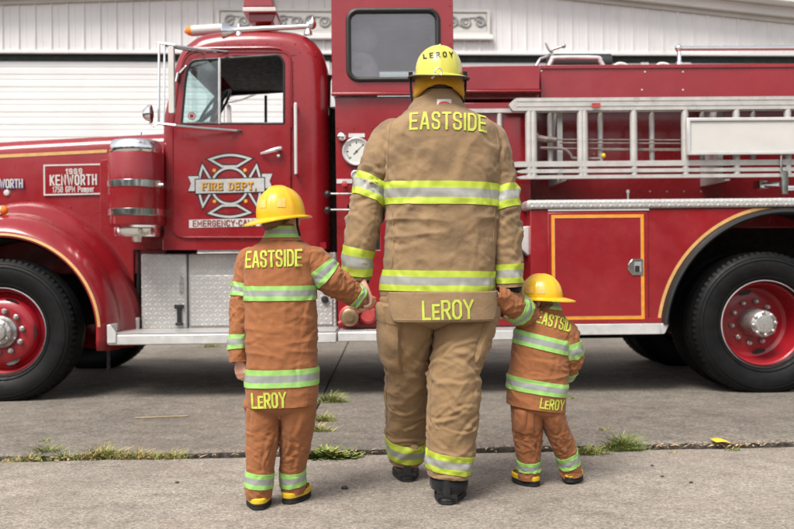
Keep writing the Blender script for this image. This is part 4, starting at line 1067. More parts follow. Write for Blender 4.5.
def edge_noise(x, s, a): return a * (mnoise.noise(Vector((x * 3.1, s, 0))) + .7 * mnoise.noise(Vector((x * 11, s, 3))) + .4 * mnoise.noise(Vector((x * 37, s, 5))))
A_, B_ = ground(0, 459.5), ground(794, 444.5)
def crack_y(x): return A_[1] + (B_[1] - A_[1]) * (x - A_[0]) / (B_[0] - A_[0])
base = MB(); base.grid([[(x, y, -.035) for x in (-400, -8, 8, 400)] for y in (-400, 0, 9, 500)])
tag(base.build('ground', SOILM, fix=False, smooth=False), kind='structure')
xs = [-60] + [-6 + 12 * i / 900 for i in range(901)] + [60]
def sheet(name, m, rows, kind='structure', off=(0, 0, 0)):
    g = MB(); g.grid(rows); o = g.build(name, m, None, off, fix=True, ang=60); tag(o, kind=kind); return o
# near roadway: back edge runs along the joint
def edge_rows(edge, zt, sgn):
    """top sheet edge with a small worn round-over and a skirt"""
    return [[(x, edge(x) - sgn * .035, zt) for x in xs], [(x, edge(x) - sgn * .012, zt - .002) for x in xs], [(x, edge(x), zt - .010) for x in xs], [(x, edge(x) + sgn * .004, -.05) for x in xs]]
er = lambda x: crack_y(x) - .045 + edge_noise(x, 1.5, .012)
sheet('road', ROADM, [[(x, -60, 0) for x in xs], [(x, 1.0, 0) for x in xs]] + edge_rows(er, 0., 1))
ef = lambda x: crack_y(x) + .010 + edge_noise(x, 8.2, .026)
# far slabs, parted by a joint running from the crack to the truck
C1, C2 = ground(297, 455), ground(352, 336)
def joint_x(y): return C1[0] + (C2[0] - C1[0]) * (y - C1[1]) / (C2[1] - C1[1])
for side in (-1, 1):
    rows = []
    ys = [None] * 3 + [5.0 + .0 * 0] 
    ny = 260; far = 60
    yl = [4.6 + (12.5 - 4.6) * (i / ny) for i in range(ny + 1)] + [far]
    nx = [0, .004, .012, .035] + [.035 + .3 * 1.35 ** i for i in range(18)]
    # grid: along joint direction rows of y, columns moving away from the joint
    G = []
    us = [i / 420 for i in range(421)]
    X = [side * (.0 + 9.0 * (u ** 1.6)) for u in us] + [side * 60]
    def jx(y): return joint_x(min(y, 14)) + side * (.005 + abs(edge_noise(y, 20 + side, .008)))
    frac = [(.03, -.05), (.004, -.004), (0, .012), (.012, .024), (.04, .026)]
    for q, (dy, zz) in enumerate(frac):
        G.append([(jx(ef(joint_x(4.9)) ) + xx, ef(jx(4.9) + xx) + dy - .004 * (q == 0), zz) for xx in X])
    for y in yl[1:]:
        row = []
        for k, xx in enumerate(X):
            e = ef(jx(4.9) + xx) + .05; yy = max(y, e + .0001 * (y - 4.6) + .001 * 0) if y < 12.6 else y
            f = (y - 4.6) / (12.5 - 4.6)
            yy = e + (12.5 - e) * f if y < 12.6 else far
            row.append((jx(yy) + xx, yy, .026 if k else -.03))
        G.append(row)
    tag(MB().grid(G).build('pavement', SLABM, fix=True, ang=50), kind='structure')
# faded yellow paint worn into the slab
YPM = simple('faded_yellow_paint', (.36, .27, .15), .85, var=.3, scale=40)
for (x0, y0), (x1, y1), w in (((135, 419.5), (188, 417.5), .03),):
    a, b = Vector(ground(x0, y0, .018)), Vector(ground(x1, y1, .018)); n = 40; g = MB(); rows = [[], []]
    for i in range(n + 1):
        p = a.lerp(b, i / n); ww = w * (.5 + .9 * abs(mnoise.noise(Vector((i * .35, 2, 0)))))
        rows[0].append((p.x, p.y - ww, .030)); rows[1].append((p.x, p.y + ww, .030))
    g.grid(rows); tag(g.build('road_paint', YPM, fix=False), kind='structure')

# ---- garage building behind
BF = Frame(0, 13.2, R(3.2))
def b(px, py, yl=0.): return BF.at(px, py, yl)
SIDING = simple('painted_steel_siding', (.74, .72, .715), .5, var=.05, scale=1.2, dirt=((.5, .46, .42), 2.2, .56, .35))
DOORW = simple('roller_door_white', (.75, .73, .725), .5, var=.04, scale=1.0, dirt=((.55, .52, .5), 2.5, .58, .3))
TRIM = simple('fascia_grey', (.52, .49, .46), .55, var=.08, scale=3)
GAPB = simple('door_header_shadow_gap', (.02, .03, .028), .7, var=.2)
SIGNM = simple('sign_cream', (.60, .58, .54), .55, var=.06, scale=3, dirt=((.4, .37, .33), 5, .56, .4))
SCROLL = simple('scroll_grey', (.33, .33, .32), .5, var=.2, scale=10)
bld = empty('garage', (0, 13.2, 0), R(3.2))
tag(bld, 'white metal-clad garage with roller doors standing behind the fire engine', 'garage')
zb = b(397, 55.5)[1]
xl, xr = b(-160, 50)[0], b(960, 50)[0]
apex = b(476, -12); left0 = b(-160, 7.5); right0 = b(960, 39.7)
left0 = (xl, left0[1]); right0 = (xr, right0[1])
def rake(x): return left0[1] + (apex[1] - left0[1]) * (x - xl) / (apex[0] - xl) if x < apex[0] else apex[1] + (right0[1] - apex[1]) * (x - apex[0]) / (xr - apex[0])
# ribbed upper siding
pitch = .2275; prof = []; x = xl
pts = []
while x < xr:
    for dx, dy in ((0, 0), (.008, -.022), (.026, -.022), (.034, 0), (.105, 0), (.110, -.004), (.120, -.004), (.125, 0)): pts.append((x + dx, dy))
    x += pitch
pts = [p for p in pts if p[0] < xr] + [(xr, 0)]
sd = MB(); sd.grid([[(x, -.10 + dy, zb) for x, dy in pts], [(x, -.10 + dy, rake(x)) for x, dy in pts]])
sd.add([(xl, -.1, zb), (xr, -.1, zb), (xr, .1, zb), (xl, .1, zb)], [(0, 1, 2, 3)])
side = sd.build('siding', SIDING, bld, fix=False, ang=20)
tm = MB()
for a_, c_ in ((xl, apex[0]), (apex[0], xr)):
    tm.prism([(a_, rake(a_) + .0), (c_, rake(c_) + .0), (c_, rake(c_) + .13), (a_, rake(a_) + .13)], -.24, .1)
tmo = tm.build('rake_trim', SIDING, bld)
t2 = MB(); t2.prism([(xl, rake(xl) - .07), (apex[0], apex[1] - .07), (xr, rake(xr) - .07), (xr, rake(xr) - .002), (apex[0], apex[1] - .002), (xl, rake(xl) - .002)], -.145, -.06); t2.build('trim_strip', TRIM, bld)
rf = MB()
for a_, c_ in ((xl - .3, apex[0]), (apex[0], xr + .3)):
    rf.prism([(a_, rake(a_) + .135), (c_, rake(c_) + .135), (c_, rake(c_) + .7), (a_, rake(a_) + .7)] , -.5, 8.0)
rf.build('roof', SIDING, bld)
tm2 = MB(); tm2.box(xl, xr, -.13, -.075, zb - .012, zb + .03); tm2.build('siding_foot_trim', SIDING, bld, bevel=.004)
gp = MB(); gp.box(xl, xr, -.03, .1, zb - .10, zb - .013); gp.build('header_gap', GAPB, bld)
# lower wall, roller doors
wl = MB(); wl.box(xl, xr, .0, .2, 0, zb - .102); wl.box(xl, xr, 7.5, 7.7, 0, zb + 1); wl.build('wall', SIDING, bld)
def roller(pa, pb):
    xa, xb_ = b(pa, 100)[0], b(pb, 100)[0]
    d = MB(); n = 22; h = (zb - .11) / n; prof = []
    for i in range(n):
        z0 = i * h; prof += [(z0, -.030), (z0 + h * .42, -.030), (z0 + h * .48, -.026), (z0 + h * .52, -.026), (z0 + h * .58, -.030), (z0 + h * .93, -.030), (z0 + h * .965, -.018), (z0 + h, -.018)]
    d.grid([[(xa, y, z_) for z_, y in prof], [(xb_, y, z_) for z_, y in prof]]); o = d.build('roller_door', DOORW, bld, fix=False, ang=20)
    j = MB(); j.box(xa - .12, xa, -.06, -.0, 0, zb - .104); j.box(xb_, xb_ + .12, -.06, -.0, 0, zb - .104); j.build('door_jamb', SIDING, o, bevel=.005)
roller(-120, 300); roller(330, 640); roller(690, 930)
# sign panel with scrolls
(xa, za), (xb_, zb2) = b(217, 8.5, -.16), b(489.5, 36.5, -.16)
sg = MB(); sg.box(xa, xb_, -.155, -.124, zb2 + .03, za); sg = sg.build('sign_panel', SIGNM, bld, bevel=.006)
fr = MB(); rc_ = lambda i: [(xa + i, za - i), (xb_ - i, za - i), (xb_ - i, zb2 + .03 + i), (xa + i, zb2 + .03 + i)]
fr.prism(rc_(-.01), -.175, -.1555, [rc_(.035)]); fr.build('sign_frame', SIGNM, sg, bevel=.005)
fr = MB(); fr.prism(rc_(.036), -.16, -.1555, [rc_(.046)]); fr.build('sign_frame_line', SCROLL, sg)
sh = MB(); sh.box(xa - .05, xb_ + .05, -.2, -.124, zb2 - .05, zb2 + .018); sh.build('sign_sill', SIDING, sg, bevel=.006)
zc = (za + zb2 + .03) / 2
def scroll(x0, dirn, n=4, amp=.085):
    for k in range(n):
        cx = x0 + dirn * k * .2; s_ = 1 if k % 2 == 0 else -1
        pts = []
        for i in range(26):
            a = i / 25 * 3.4 * PI; r_ = .085 * (1 - i / 25 * .82)
            pts.append((cx + dirn * r_ * math.cos(a + .6 * s_), -.162, zc + s_ * r_ * math.sin(a + .6 * s_)))
        pts = [(cx - dirn * .15, -.162, zc - s_ * .07), (cx - dirn * .02, -.162, zc + s_ * .085)][:1] + pts
        sc = MB(); sc.tube(pts, [.006] + [.021 - .013 * i / 25 for i in range(26)], 6); sc.build('scroll_ornament', SCROLL, sg)
scroll(b(231, 20)[0], 1, 2); scroll(b(283, 20)[0], 1, 4); scroll(b(478, 20)[0], -1, 3)

# ------------------------------------------------------------------ weeds, leaves, stones
GRASS = [simple('grass_green', (.21, .25, .055), .75, var=.35, scale=20), simple('grass_dry', (.46, .36, .16), .85, var=.3, scale=20), simple('weed_dark', (.11, .16, .035), .75, var=.3, scale=20)]
def clump(px, py, wid, hgt, n_, label, dry=.2, z0=0., dep=.06, leafy=False):
    n = int(n_ * 1.5); hgt *= 1.35; wid *= 1.3
    g = Vector(ground(px, py + (4. if z0 == 0 and py < 470 else 0), z0)); o = MB(); rnd = random.Random(int(px * 7 + py))
    for i in range(n):
        q = rnd.gauss(0, .42); q = max(-1, min(1, q))
        bx, by = q * wid / 2, rnd.uniform(-1, 1) * dep / 2
        h = hgt * rnd.uniform(.35, 1.1) * (1 - .55 * abs(q)); a = rnd.uniform(0, 2 * PI); ln = h * rnd.uniform(.3, 1.1); w = rnd.uniform(.002, .005)
        if leafy: w *= 2.2; h *= .8
        if rnd.random() < .35: bx *= 1.2; h *= .5
        d = Vector((math.cos(a), math.sin(a), 0)); s_ = Vector((-d.y, d.x, 0)) * w
        m = 1 if rnd.random() < dry else (0 if rnd.random() < .65 else 2)
        rows = []
        for j in range(4):
            f = j / 3; p = Vector((bx, by, 0)) + d * ln * f * f + Vector((0, 0, h * (f - .25 * f * f) - .01)); k = (1 - f * .92) if not leafy else (.3 + 1.2 * math.sin(PI * min(f + .12, 1)))
            rows.append([p - s_ * k, p + s_ * k + Vector((0, 0, w * .3))])
        o.grid(rows, m)
    ob = o.build('weed_clump', GRASS, None, fix=False, ang=60); ob.location = g
    tag(ob, label, 'weed', 'weeds growing in the pavement joints')
clump(47, 452, .17, .075, 230, 'green weed tuft at the far left end of the pavement joint', .15)
clump(45, 441.5, .10, .03, 60, 'small sprig growing on the slab just above the leftmost joint weed', .2, .026)
clump(68, 454.5, .2, .045, 150, 'low green weeds in the joint between the leftmost tuft and the straw-coloured litter', .2)
clump(105, 453, .22, .08, 280, 'green and straw mixed tuft second from the left in the joint', .4)
clump(140, 453.5, .16, .06, 150, 'mostly dry grass tuft in the middle of the left joint', .6)
clump(173, 454, .13, .06, 120, 'brownish tuft nearest the boy on the left of the joint', .55)
clump(28, 455, .16, .04, 110, 'green and straw weeds just right of the dry weed at the left picture edge', .35)
clump(86, 454, .16, .05, 120, 'straw-coloured grass filling the joint left of the second tuft', .65)
clump(122, 454, .14, .05, 120, 'pale dry grass between two tufts in the left joint', .7)
clump(157, 454.5, .14, .045, 100, 'low straw and green weeds between the last two tufts on the left', .5)
clump(12, 457, .12, .03, 60, 'dry low weed at the left edge of the picture', .7)
clump(327, 453.5, .26, .075, 420, 'bright green weed bed in the joint right beside the older boy', .1, leafy=True)
clump(331, 402, .20, .085, 260, 'green grass in the slab joint just outside the truck shadow', .15, .026)
clump(324, 421, .14, .07, 170, 'small grass tuft in the slab joint between two others', .3, .026)
clump(319, 431, .16, .06, 170, 'low yellowish tuft near the foot of the slab joint', .4, .026)
clump(212, 347, .35, .06, 160, 'green grass strip on the sunlit ground beyond the running board', .1, .026, .15)
clump(622, 446, .20, .10, 420, 'biggest bushy green tuft right of the toddler', .05)
clump(588, 450, .19, .06, 260, 'spreading low weeds behind the toddler boot', .3)
clump(603, 430, .10, .03, 50, 'thin sprig on the slab above the biggest tuft', .3, .026)
clump(571, 398.5, .09, .03, 60, 'small green patch in shade beside the toddler coat', .1, .026)
clump(672, 449, .12, .02, 50, 'thin weed line in the right part of the joint', .5)
clump(733, 446, .10, .03, 60, 'weed under the yellow scrap', .2)
clump(213, 510, .14, .012, 60, 'flat mossy streak on the road left of the older boy boots', .5)
# dry leaf litter along the joint: nobody could count it
LITTER = simple('dry_leaf_litter', (.36, .25, .15), .85, var=.45, scale=25)
lt = MB(); rnd = random.Random(5)
for px, n, sp in ((80, 50, 12), (125, 40, 14), (172, 70, 16), (30, 30, 25), (345, 26, 10), (300, 12, 8), (560, 30, 14), (590, 30, 14), (660, 24, 18), (742, 80, 16), (770, 40, 16), (480, 30, 25), (390, 20, 30), (230, 16, 20), (700, 20, 20)):
    for i in range(n):
        x_ = px + rnd.gauss(0, sp); y_ = crack_y(ground(x_, 452)[0]); gx = ground(x_, 452)[0]; yy = y_ + rnd.gauss(-.01, .03)
        a = rnd.uniform(0, 2 * PI); L = rnd.uniform(.006, .022); d = Vector((math.cos(a), math.sin(a), rnd.uniform(-.3, .5))); s_ = Vector((-d.y, d.x, rnd.uniform(-.4, .4))) * L * .32
        p = Vector((gx, yy, .006 + rnd.random() * .008)); d *= L
        lt.add([p - d, p + s_ + Vector((0, 0, .003)), p + d, p - s_], [(0, 1, 2, 3)])
tag(lt.build('leaf_litter', LITTER, fix=False, smooth=False), 'brown dry leaf litter caught in the pavement joint', 'leaf litter', kind='stuff')
# yellow scrap on the joint
YS_ = .8
YL = simple('yellow_scrap', (.85, .52, .03), .55, var=.1, scale=30)
g = Vector(ground(722, 441, .03)); ys = MB(); n = 8
rows = []
for i in range(n + 1):
    f = i / n; x_ = -.055 + .11 * f; w = .024 * (.55 + .6 * math.sin(PI * (f * .8 + .15))); zc_ = .022 * math.sin(PI * f * .9) + .012 - .028 * f
    rows.append([(x_ - .012, w + .004, zc_ + .012), (x_, 0, zc_ + .004), (x_ + .012, -w, zc_ - .008)])
ys.grid(rows); yo = ys.build('yellow_scrap', YL, fix=False); yo.location = g - Vector((0, 0, .006)); yo.scale = (.85, .85, .6); so = yo.modifiers.new('thick', 'SOLIDIFY'); so.thickness = .002
tag(yo, 'bright yellow curled scrap lying on the pavement joint at the right', 'scrap')
PEB = simple('dark_stone', (.05, .045, .04), .85, var=.3, scale=60)
for px, py, s_, lab in ((345, 489, .012, 'dark stone on the road between the older boy and the man'), (177, 483, .007, 'tiny dark stone on the road left of the older boy'), (652, 466, .006, 'small dark stone on the road below the joint at the right'), (662, 477, .006, 'small dark stone farthest right in the trio on the road'), (691, 483, .007, 'small dark stone lowest in the trio on the right of the road')):
    q = MB(); q.ball((0, 0, 0), (s_ * 1.5, s_, s_ * .8), 8); q.v = [(x * (1 + .3 * mnoise.noise(Vector((x * 90, y * 90, z_ * 90)))), y, z_) for x, y, z_ in q.v]
    o = q.build('stone', PEB); o.location = Vector(ground(px, py)) + Vector((0, 0, s_ * .5)); tag(o, lab, 'stone', 'dark stones scattered on the road')

# ------------------------------------------------------------------ unseen ring of wood, added to cut low sky light under the truck
LEAFM = simple('light_block_foliage', (.05, .075, .03), .8, var=.5, scale=1.2, bmp=1., bscale=3, bdist=.3)
wd = MB(); P = []
def mnoise_(x, y): return mnoise.noise(Vector((x, y, .5)))
na_, nh = 330, 14
for i in range(nh + 1):
    row = []; f = i / nh
    for j in range(na_ + 1):
        a = R(360 * j / na_); ca_, sa_ = math.cos(a) * 3, math.sin(a) * 3; top = 7.0 + 2.0 * mnoise_(ca_ * 3, sa_ * 3) + 1.6 * mnoise_(ca_ * 9, sa_ * 9 + 50)
        r = 34 + 4 * mnoise_(ca_ * 2, sa_ * 2 + 20) - 2.2 * math.sin(PI * min(1, f * 1.05)) ** .7 + 1.2 * mnoise_(ca_ * 12, sa_ * 12 + f * 7) + .8 * mnoise_(ca_ * 28, sa_ * 28 + f * 15)
        row.append((r * math.cos(a) * 1.15, 6 + r * math.sin(a), -.2 + top * f))
    P.append(row)
P.append([(x * 1.12, 6 + (y - 6) * 1.12, z * .9) for x, y, z in P[-1]])
wd.grid(P); wo_ = wd.build('light_block_wood', LEAFM, fix=False, ang=80)
tag(wo_, 'unseen dark wood added around the yard to block low sky light', 'wood', kind='stuff')
# ------------------------------------------------------------------ cloth surfaces
TAN = fabric('tan_duck_canvas', (.29, .19, .103), dirt=((.10, .07, .045), 4.5, .50, .62), var=.16)
TANT = fabric('tan_trouser_canvas', (.285, .182, .093), dirt=((.12, .085, .055), 4.5, .54, .45), var=.12)
ORANGE = fabric('orange_brown_canvas', (.315, .122, .049), var=.1, dirt=((.2, .07, .03), 5, .58, .3))
KNIT = fabric('black_knit', (.012, .012, .013))
LIME = simple('lime_trim', (.44, .54, .048), .6, var=.06, scale=30, bmp=.15, bscale=300, bdist=.001)
GREENT = simple('green_lime_trim', (.30, .56, .145), .6, var=.06, scale=30, bmp=.15, bscale=300, bdist=.001)
SILV = simple('silver_reflective', (.34, .34, .31), .45, .1, var=.1, scale=30, bmp=.15, bscale=300, bdist=.001, dirt=((.25, .24, .22), 14, .56, .35))
SILVK = simple('silver_reflective_clean', (.31, .325, .31), .45, .1, var=.08, scale=30, bmp=.15, bscale=300, bdist=.001)
LETY = simple('lime_lettering', (.47, .53, .065), .7, var=.1, scale=40, bmp=.3, bscale=200, bdist=.001, dirt=((.35, .28, .09), 60, .56, .5))
SKIN = simple('skin', (.58, .30, .21), .5, var=.1, scale=40, bmp=.1, bscale=300)
HAIRB = simple('brown_hair', (.05, .022, .012), .6, var=.4, scale=60, bmp=.5, bscale=200)
HAIRL = simple('light_brown_hair', (.16, .075, .03), .6, var=.4, scale=60, bmp=.5, bscale=200)
BOOT = simple('black_boot_leather', (.014, .014, .015), .42, var=.3, scale=25, bmp=.25, bscale=60, dirt=((.10, .085, .07), 14, .6, .5))
SOLE = simple('black_boot_sole', (.012, .012, .012), .7, var=.3, scale=30, dirt=((.16, .14, .12), 18, .55, .6))
BOOTY = simple('yellow_boot_trim', (.75, .48, .02), .45, var=.1, scale=20)
HELY = simple('lime_yellow_helmet', (.62, .58, .09), .3, var=.07, scale=6, coat=.3, dirt=((.35, .27, .05), 16, .6, .4))
HELK = simple('toy_yellow_plastic', (.72, .42, .012), .3, var=.03, scale=6, coat=.25)
HELEDGE = simple('helmet_edge_trim', (.045, .045, .025), .55)
HELUND = simple('helmet_underside', (.05, .035, .015), .6)
EARC = fabric('golden_ear_cover', (.48, .235, .012))
PATCHK = simple('faded_sticker', (.84, .44, .10), .5, var=.1, scale=40)
LABEL = simple('woven_label', (.62, .60, .56), .7); LABELR = simple('label_red', (.5, .05, .05), .7)

def nz(*a): return mnoise.noise(Vector(a))
def ridge(*a):
    v = 1 - 2.0 * abs(mnoise.noise(Vector(a))); return v * abs(v) * 1.25 - .15
class Cloth:
    def __init__(s, keys, na, nr, fold, tube=True, creases=None):
        K = np.array(keys, float)                    # cx cy cz rx ry p (shear)
        n = len(K); pts = []
        sub = 12
        for i in range(n - 1):
            p0, p1, p2, p3 = K[max(i - 1, 0)], K[i], K[i + 1], K[min(i + 2, n - 1)]
            for j in range(sub):
                q = j / sub
                pts.append(.5 * (2 * p1 + (p2 - p0) * q + (2 * p0 - 5 * p1 + 4 * p2 - p3) * q * q + (3 * p1 - p0 - 3 * p2 + p3) * q ** 3))
        pts.append(K[-1]); F = np.array(pts)
        L = np.r_[0, np.cumsum(np.linalg.norm(np.diff(F[:, :3], axis=0), axis=1))]
        s.L = L[-1]; u = np.linspace(0, s.L, na); s.s = u
        D = np.stack([np.interp(u, L, F[:, c]) for c in range(F.shape[1])], 1)
        s.c = D[:, :3]; s.na, s.nr = na, nr
        A = -PI / 2 + 2 * PI * np.arange(nr) / nr; s.A = A; ca, sa = np.cos(A), np.sin(A)
        T = np.gradient(s.c, axis=0); T /= np.linalg.norm(T, axis=1)[:, None]
        P = np.zeros((na, nr, 3))
        for i in range(na):
            p = D[i, 5]; x = np.sign(ca) * np.abs(ca) ** (2 / p) * D[i, 3]; y = np.sign(sa) * np.abs(sa) ** (2 / p) * D[i, 4]
            if tube:
                w = np.array([0, 1., 0]) - T[i] * T[i][1]; w /= np.linalg.norm(w); uu = np.cross(T[i], w); uu *= (1 if T[i][2] < 0 else 1)
                uu = np.cross(w, T[i]) if np.cross(w, T[i])[0] * -T[i][2] > 0 else np.cross(T[i], w)
                if abs(T[i][2]) < .75:                         # keep a continuous side vector on near-level limbs
                    uu = np.cross(w, T[i]); 
                    if T[i][2] > 0: uu = uu
                uu = np.cross(T[i], w) if s_sign(T[i], w) else np.cross(w, T[i])
                P[i] = s.c[i] + x[:, None] * uu + y[:, None] * w
            else:
                sh = D[i, 6] if D.shape[1] > 6 else 0
                P[i] = s.c[i] + np.stack([x, y, x * -sh], 1)
        s.P0 = P; N = s.normals(P); d = np.zeros((na, nr))
        for i in range(na):
            for j in range(nr): d[i, j] = fold(u[i], u[i] / s.L, A[j], P[i, j])
        if creases is not None:
            rm = np.linalg.norm(P - s.c[:, None, :], axis=2).mean()
            S2 = u[:, None] + 0 * A[None, :]; rnd = random.Random(creases[0])
            for (n_, t0, ts, a_c, a_s, th0, ths, ln, w_, am) in creases[1:]:
                for _ in range(n_):
                    s0 = (t0 + rnd.uniform(-ts, ts)) * s.L; a0 = R(a_c + rnd.uniform(-a_s, a_s)); th = R(th0 + rnd.uniform(-ths, ths)) * rnd.choice((-1, 1))
                    da = ((A - a0 + PI) % (2 * PI) - PI)[None, :] * rm; ds = S2 - s0
                    l = ln * rnd.uniform(.5, 1.4); w = w_ * rnd.uniform(.7, 1.4); q = am * rnd.uniform(.5, 1.3); cv = rnd.uniform(-1.2, 1.2) / max(l, .01) * .35
                    uu_ = da * math.cos(th) + ds * math.sin(th); vv = -da * math.sin(th) + ds * math.cos(th) + cv * uu_ ** 2
                    d += q * np.exp(-(uu_ / l) ** 2) * (-1.0 * np.exp(-(vv / w) ** 2) + .85 * np.exp(-((vv - 1.5 * w) / (1.5 * w)) ** 2))
        s.P = P + N * d[:, :, None]; s.N = s.normals(s.P)
    def normals(s, P):
        Ti = np.gradient(P, axis=0); Tj = np.roll(P, -1, 1) - np.roll(P, 1, 1)
        N = np.cross(Tj, Ti); l = np.linalg.norm(N, axis=2); N /= np.maximum(l, 1e-9)[:, :, None]
        out = P - P.mean(axis=1, keepdims=True)
        if (N * out).sum() < 0: N = -N
        return N
    def rows(s, hem0=False, hem1=True, inset=.006, deep=.05):
        R_ = [r for r in s.P]
        def hem(i, d):
            c = s.P[i].mean(axis=0); inn = s.P[i] - s.N[i] * inset
            t_ = (s.c[i - d] - s.c[i]); t_ /= np.linalg.norm(t_); return [inn, inn - s.N[i] * .006 + t_ * deep]
        if hem1: R_ += hem(s.na - 1, 1)
        if hem0: R_ = list(reversed(hem(0, -1))) + R_
        return R_
    def sample(s, ri, j, off):
        ri = min(max(ri, 0), s.na - 1.001); i = int(ri); f = ri - i
        p = s.P[i, j] * (1 - f) + s.P[i + 1, j] * f; n = s.N[i, j] * (1 - f) + s.N[i + 1, j] * f
        return p + n * off
    def band(s, mb, v0, v1, off=.0032, tilt=0., split=(0, .3, .7, 1), ph=0.):
        """v0..v1 = arc length along the cloth; tilt leans the band (metres, left to right)"""
        k = (s.na - 1) / s.L; rows = []; ms = []
        vs = []
        for a, b in zip(split, split[1:]): vs += [a + (b - a) * q / 3 for q in range(3)]
        vs.append(1.)
        rr = [(vs[0], -.001)] + [(v, off) for v in vs] + [(vs[-1], -.001)]
        for v, o in rr:
            rows.append([s.sample((v0 + (v1 - v0) * v + tilt * math.cos(s.A[j])) * k, j, o) for j in range(s.nr)])
        nb = len(rows) - 1
        def mf(i, j):
            v = (rr[i][0] + rr[i + 1][0]) / 2
            return 1 if split[1] < v < split[2] else 0
        mb.grid([[tuple(p) for p in r] for r in rows], 0, True, mf)
    def patch(s, mb, v0, v1, a0, a1, off, m=0, sag=0.):
        k = (s.na - 1) / s.L; n, q = 16, 16; P = []
        for i in range(n + 1):
            row = []
            for j in range(q + 1):
                fa = (a0 + (a1 - a0) * j / q + PI / 2) / (2 * PI) * s.nr; j0 = int(math.floor(fa)); f = fa - j0
                e = min(i, n - i, j, q - j); o = -.003 if e == 0 else off * (.75 if e == 1 else 1) + sag * math.sin(PI * i / n)
                ri = (v0 + (v1 - v0) * i / n) * k
                P.append(None); P.pop()
                row.append(tuple(s.sample(ri, j0 % s.nr, o) * (1 - f) + s.sample(ri, (j0 + 1) % s.nr, o) * f))
            P.append(row)
        mb.grid(P, m)
    def bvh(s):
        vs = [tuple(p) for r in s.P for p in r]; fs = []
        for i in range(s.na - 1):
            for j in range(s.nr): fs.append((i * s.nr + j, i * s.nr + (j + 1) % s.nr, (i + 1) * s.nr + (j + 1) % s.nr, (i + 1) * s.nr + j))
        return BVHTree.FromPolygons(vs, fs)
    def at_z(s, z):
        """arc length where the centre line passes height z"""
        zz = s.c[:, 2]; o = np.argsort(zz); return float(np.interp(z, zz[o], s.s[o]))
_sgn = {'v': 1}
def s_sign(T, w):
    """side vector to the right (+X) for hanging limbs, kept for level ones"""
    c = np.cross(T, w)
    if abs(T[2]) > .3: return c[0] > 0
    return c[2] * -T[0] < 0 if T[0] > 0 else c[2] * T[0] > 0
def cloth_text(mb, bvh, strips, cx, cz, rot=0., y0=2.0, off=.0026, arch=0., m=0):
    cr_, sr_ = math.cos(rot), math.sin(rot)
    for k, st in enumerate(strips):
        rows = []
        for a, b_ in st:
            row = []
            for q in (0, .5, 1):
                u, v = a.x + (b_.x - a.x) * q, a.y + (b_.y - a.y) * q
                v -= arch * u * u
                x, z = cx + u * cr_ - v * sr_, cz + u * sr_ + v * cr_
                h = bvh.ray_cast(Vector((x, y0, z)), Vector((0, 1, 0)))
                if h[0] is None: row = None; break
                n = h[1] if h[1].y < 0 else -h[1]
                row.append(tuple(h[0] + n * (off + .0002 * k)))
            if row is None:
                if len(rows) > 1: mb.grid(rows, m)
                rows = []; continue
            rows.append(row)
        if len(rows) > 1: mb.grid(rows, m)

# ------------------------------------------------------------------ bodies
def limb(mb, pts, r, n=14):
    pts = smooth_line(pts, 4); k = len(pts)
    rr = [float(np.interp(i / (k - 1), np.linspace(0, 1, len(r)), r)) for i in range(k)]
    mb.tube(pts, rr, n)
    mb.ball(tuple(pts[0]), rr[0] * .99, n); mb.ball(tuple(pts[-1]), rr[-1] * .99, n)
def leg_limb(mb, cl, hip, ankle, r):
    pts = [hip] + [Vector(cl.c[int(cl.na * f)]) for f in (.25, .45, .65, .85)] + [ankle if ankle else Vector(cl.c[-3])]
    limb(mb, pts, r)
def hand(mb, wrist, d, pn, k=1., curl=(.5, .7, .5), thumb=1, spread=.06):
    """palm, four fingers of different lengths curling toward pn, thumb from the side of the palm"""
    d = Vector(d).normalized(); pn = Vector(pn); pn = (pn - d * pn.dot(d)).normalized(); s_ = d.cross(pn) * thumb
    w = Vector(wrist)
    for q in (-1.5, -.5, .5, 1.5):                           # metacarpal rays merge into one palm
        limb(mb, [w + s_ * q * .012 * k, w + d * .045 * k + s_ * q * .019 * k + pn * .003 * k, w + d * .088 * k + s_ * q * .0215 * k], [.016 * k, .0165 * k, .0125 * k], 10)
    for q, ln in zip((1.5, .5, -.5, -1.5), (.074, .082, .076, .060)):
        p = w + d * (.086 - .003 * abs(q)) * k + s_ * q * .0215 * k; dd = (d + s_ * q * spread).normalized(); pts = [p]; a = 0
        for seg, cu in zip((.46, .31, .23), curl):
            a += cu * (1 + .08 * q); v = dd * math.cos(a) + pn * math.sin(a); p = p + v * ln * seg * k; pts.append(p)
        limb(mb, pts, [.0098 * k, .0092 * k, .0085 * k, .0075 * k], 10)
    b0 = w + s_ * .024 * k + d * .022 * k
    limb(mb, [b0, b0 + s_ * .022 * k + d * .030 * k + pn * .014 * k, b0 + s_ * .030 * k + d * .058 * k + pn * .026 * k, b0 + s_ * .028 * k + d * .080 * k + pn * .034 * k], [.015 * k, .0125 * k, .0105 * k, .0085 * k], 10)
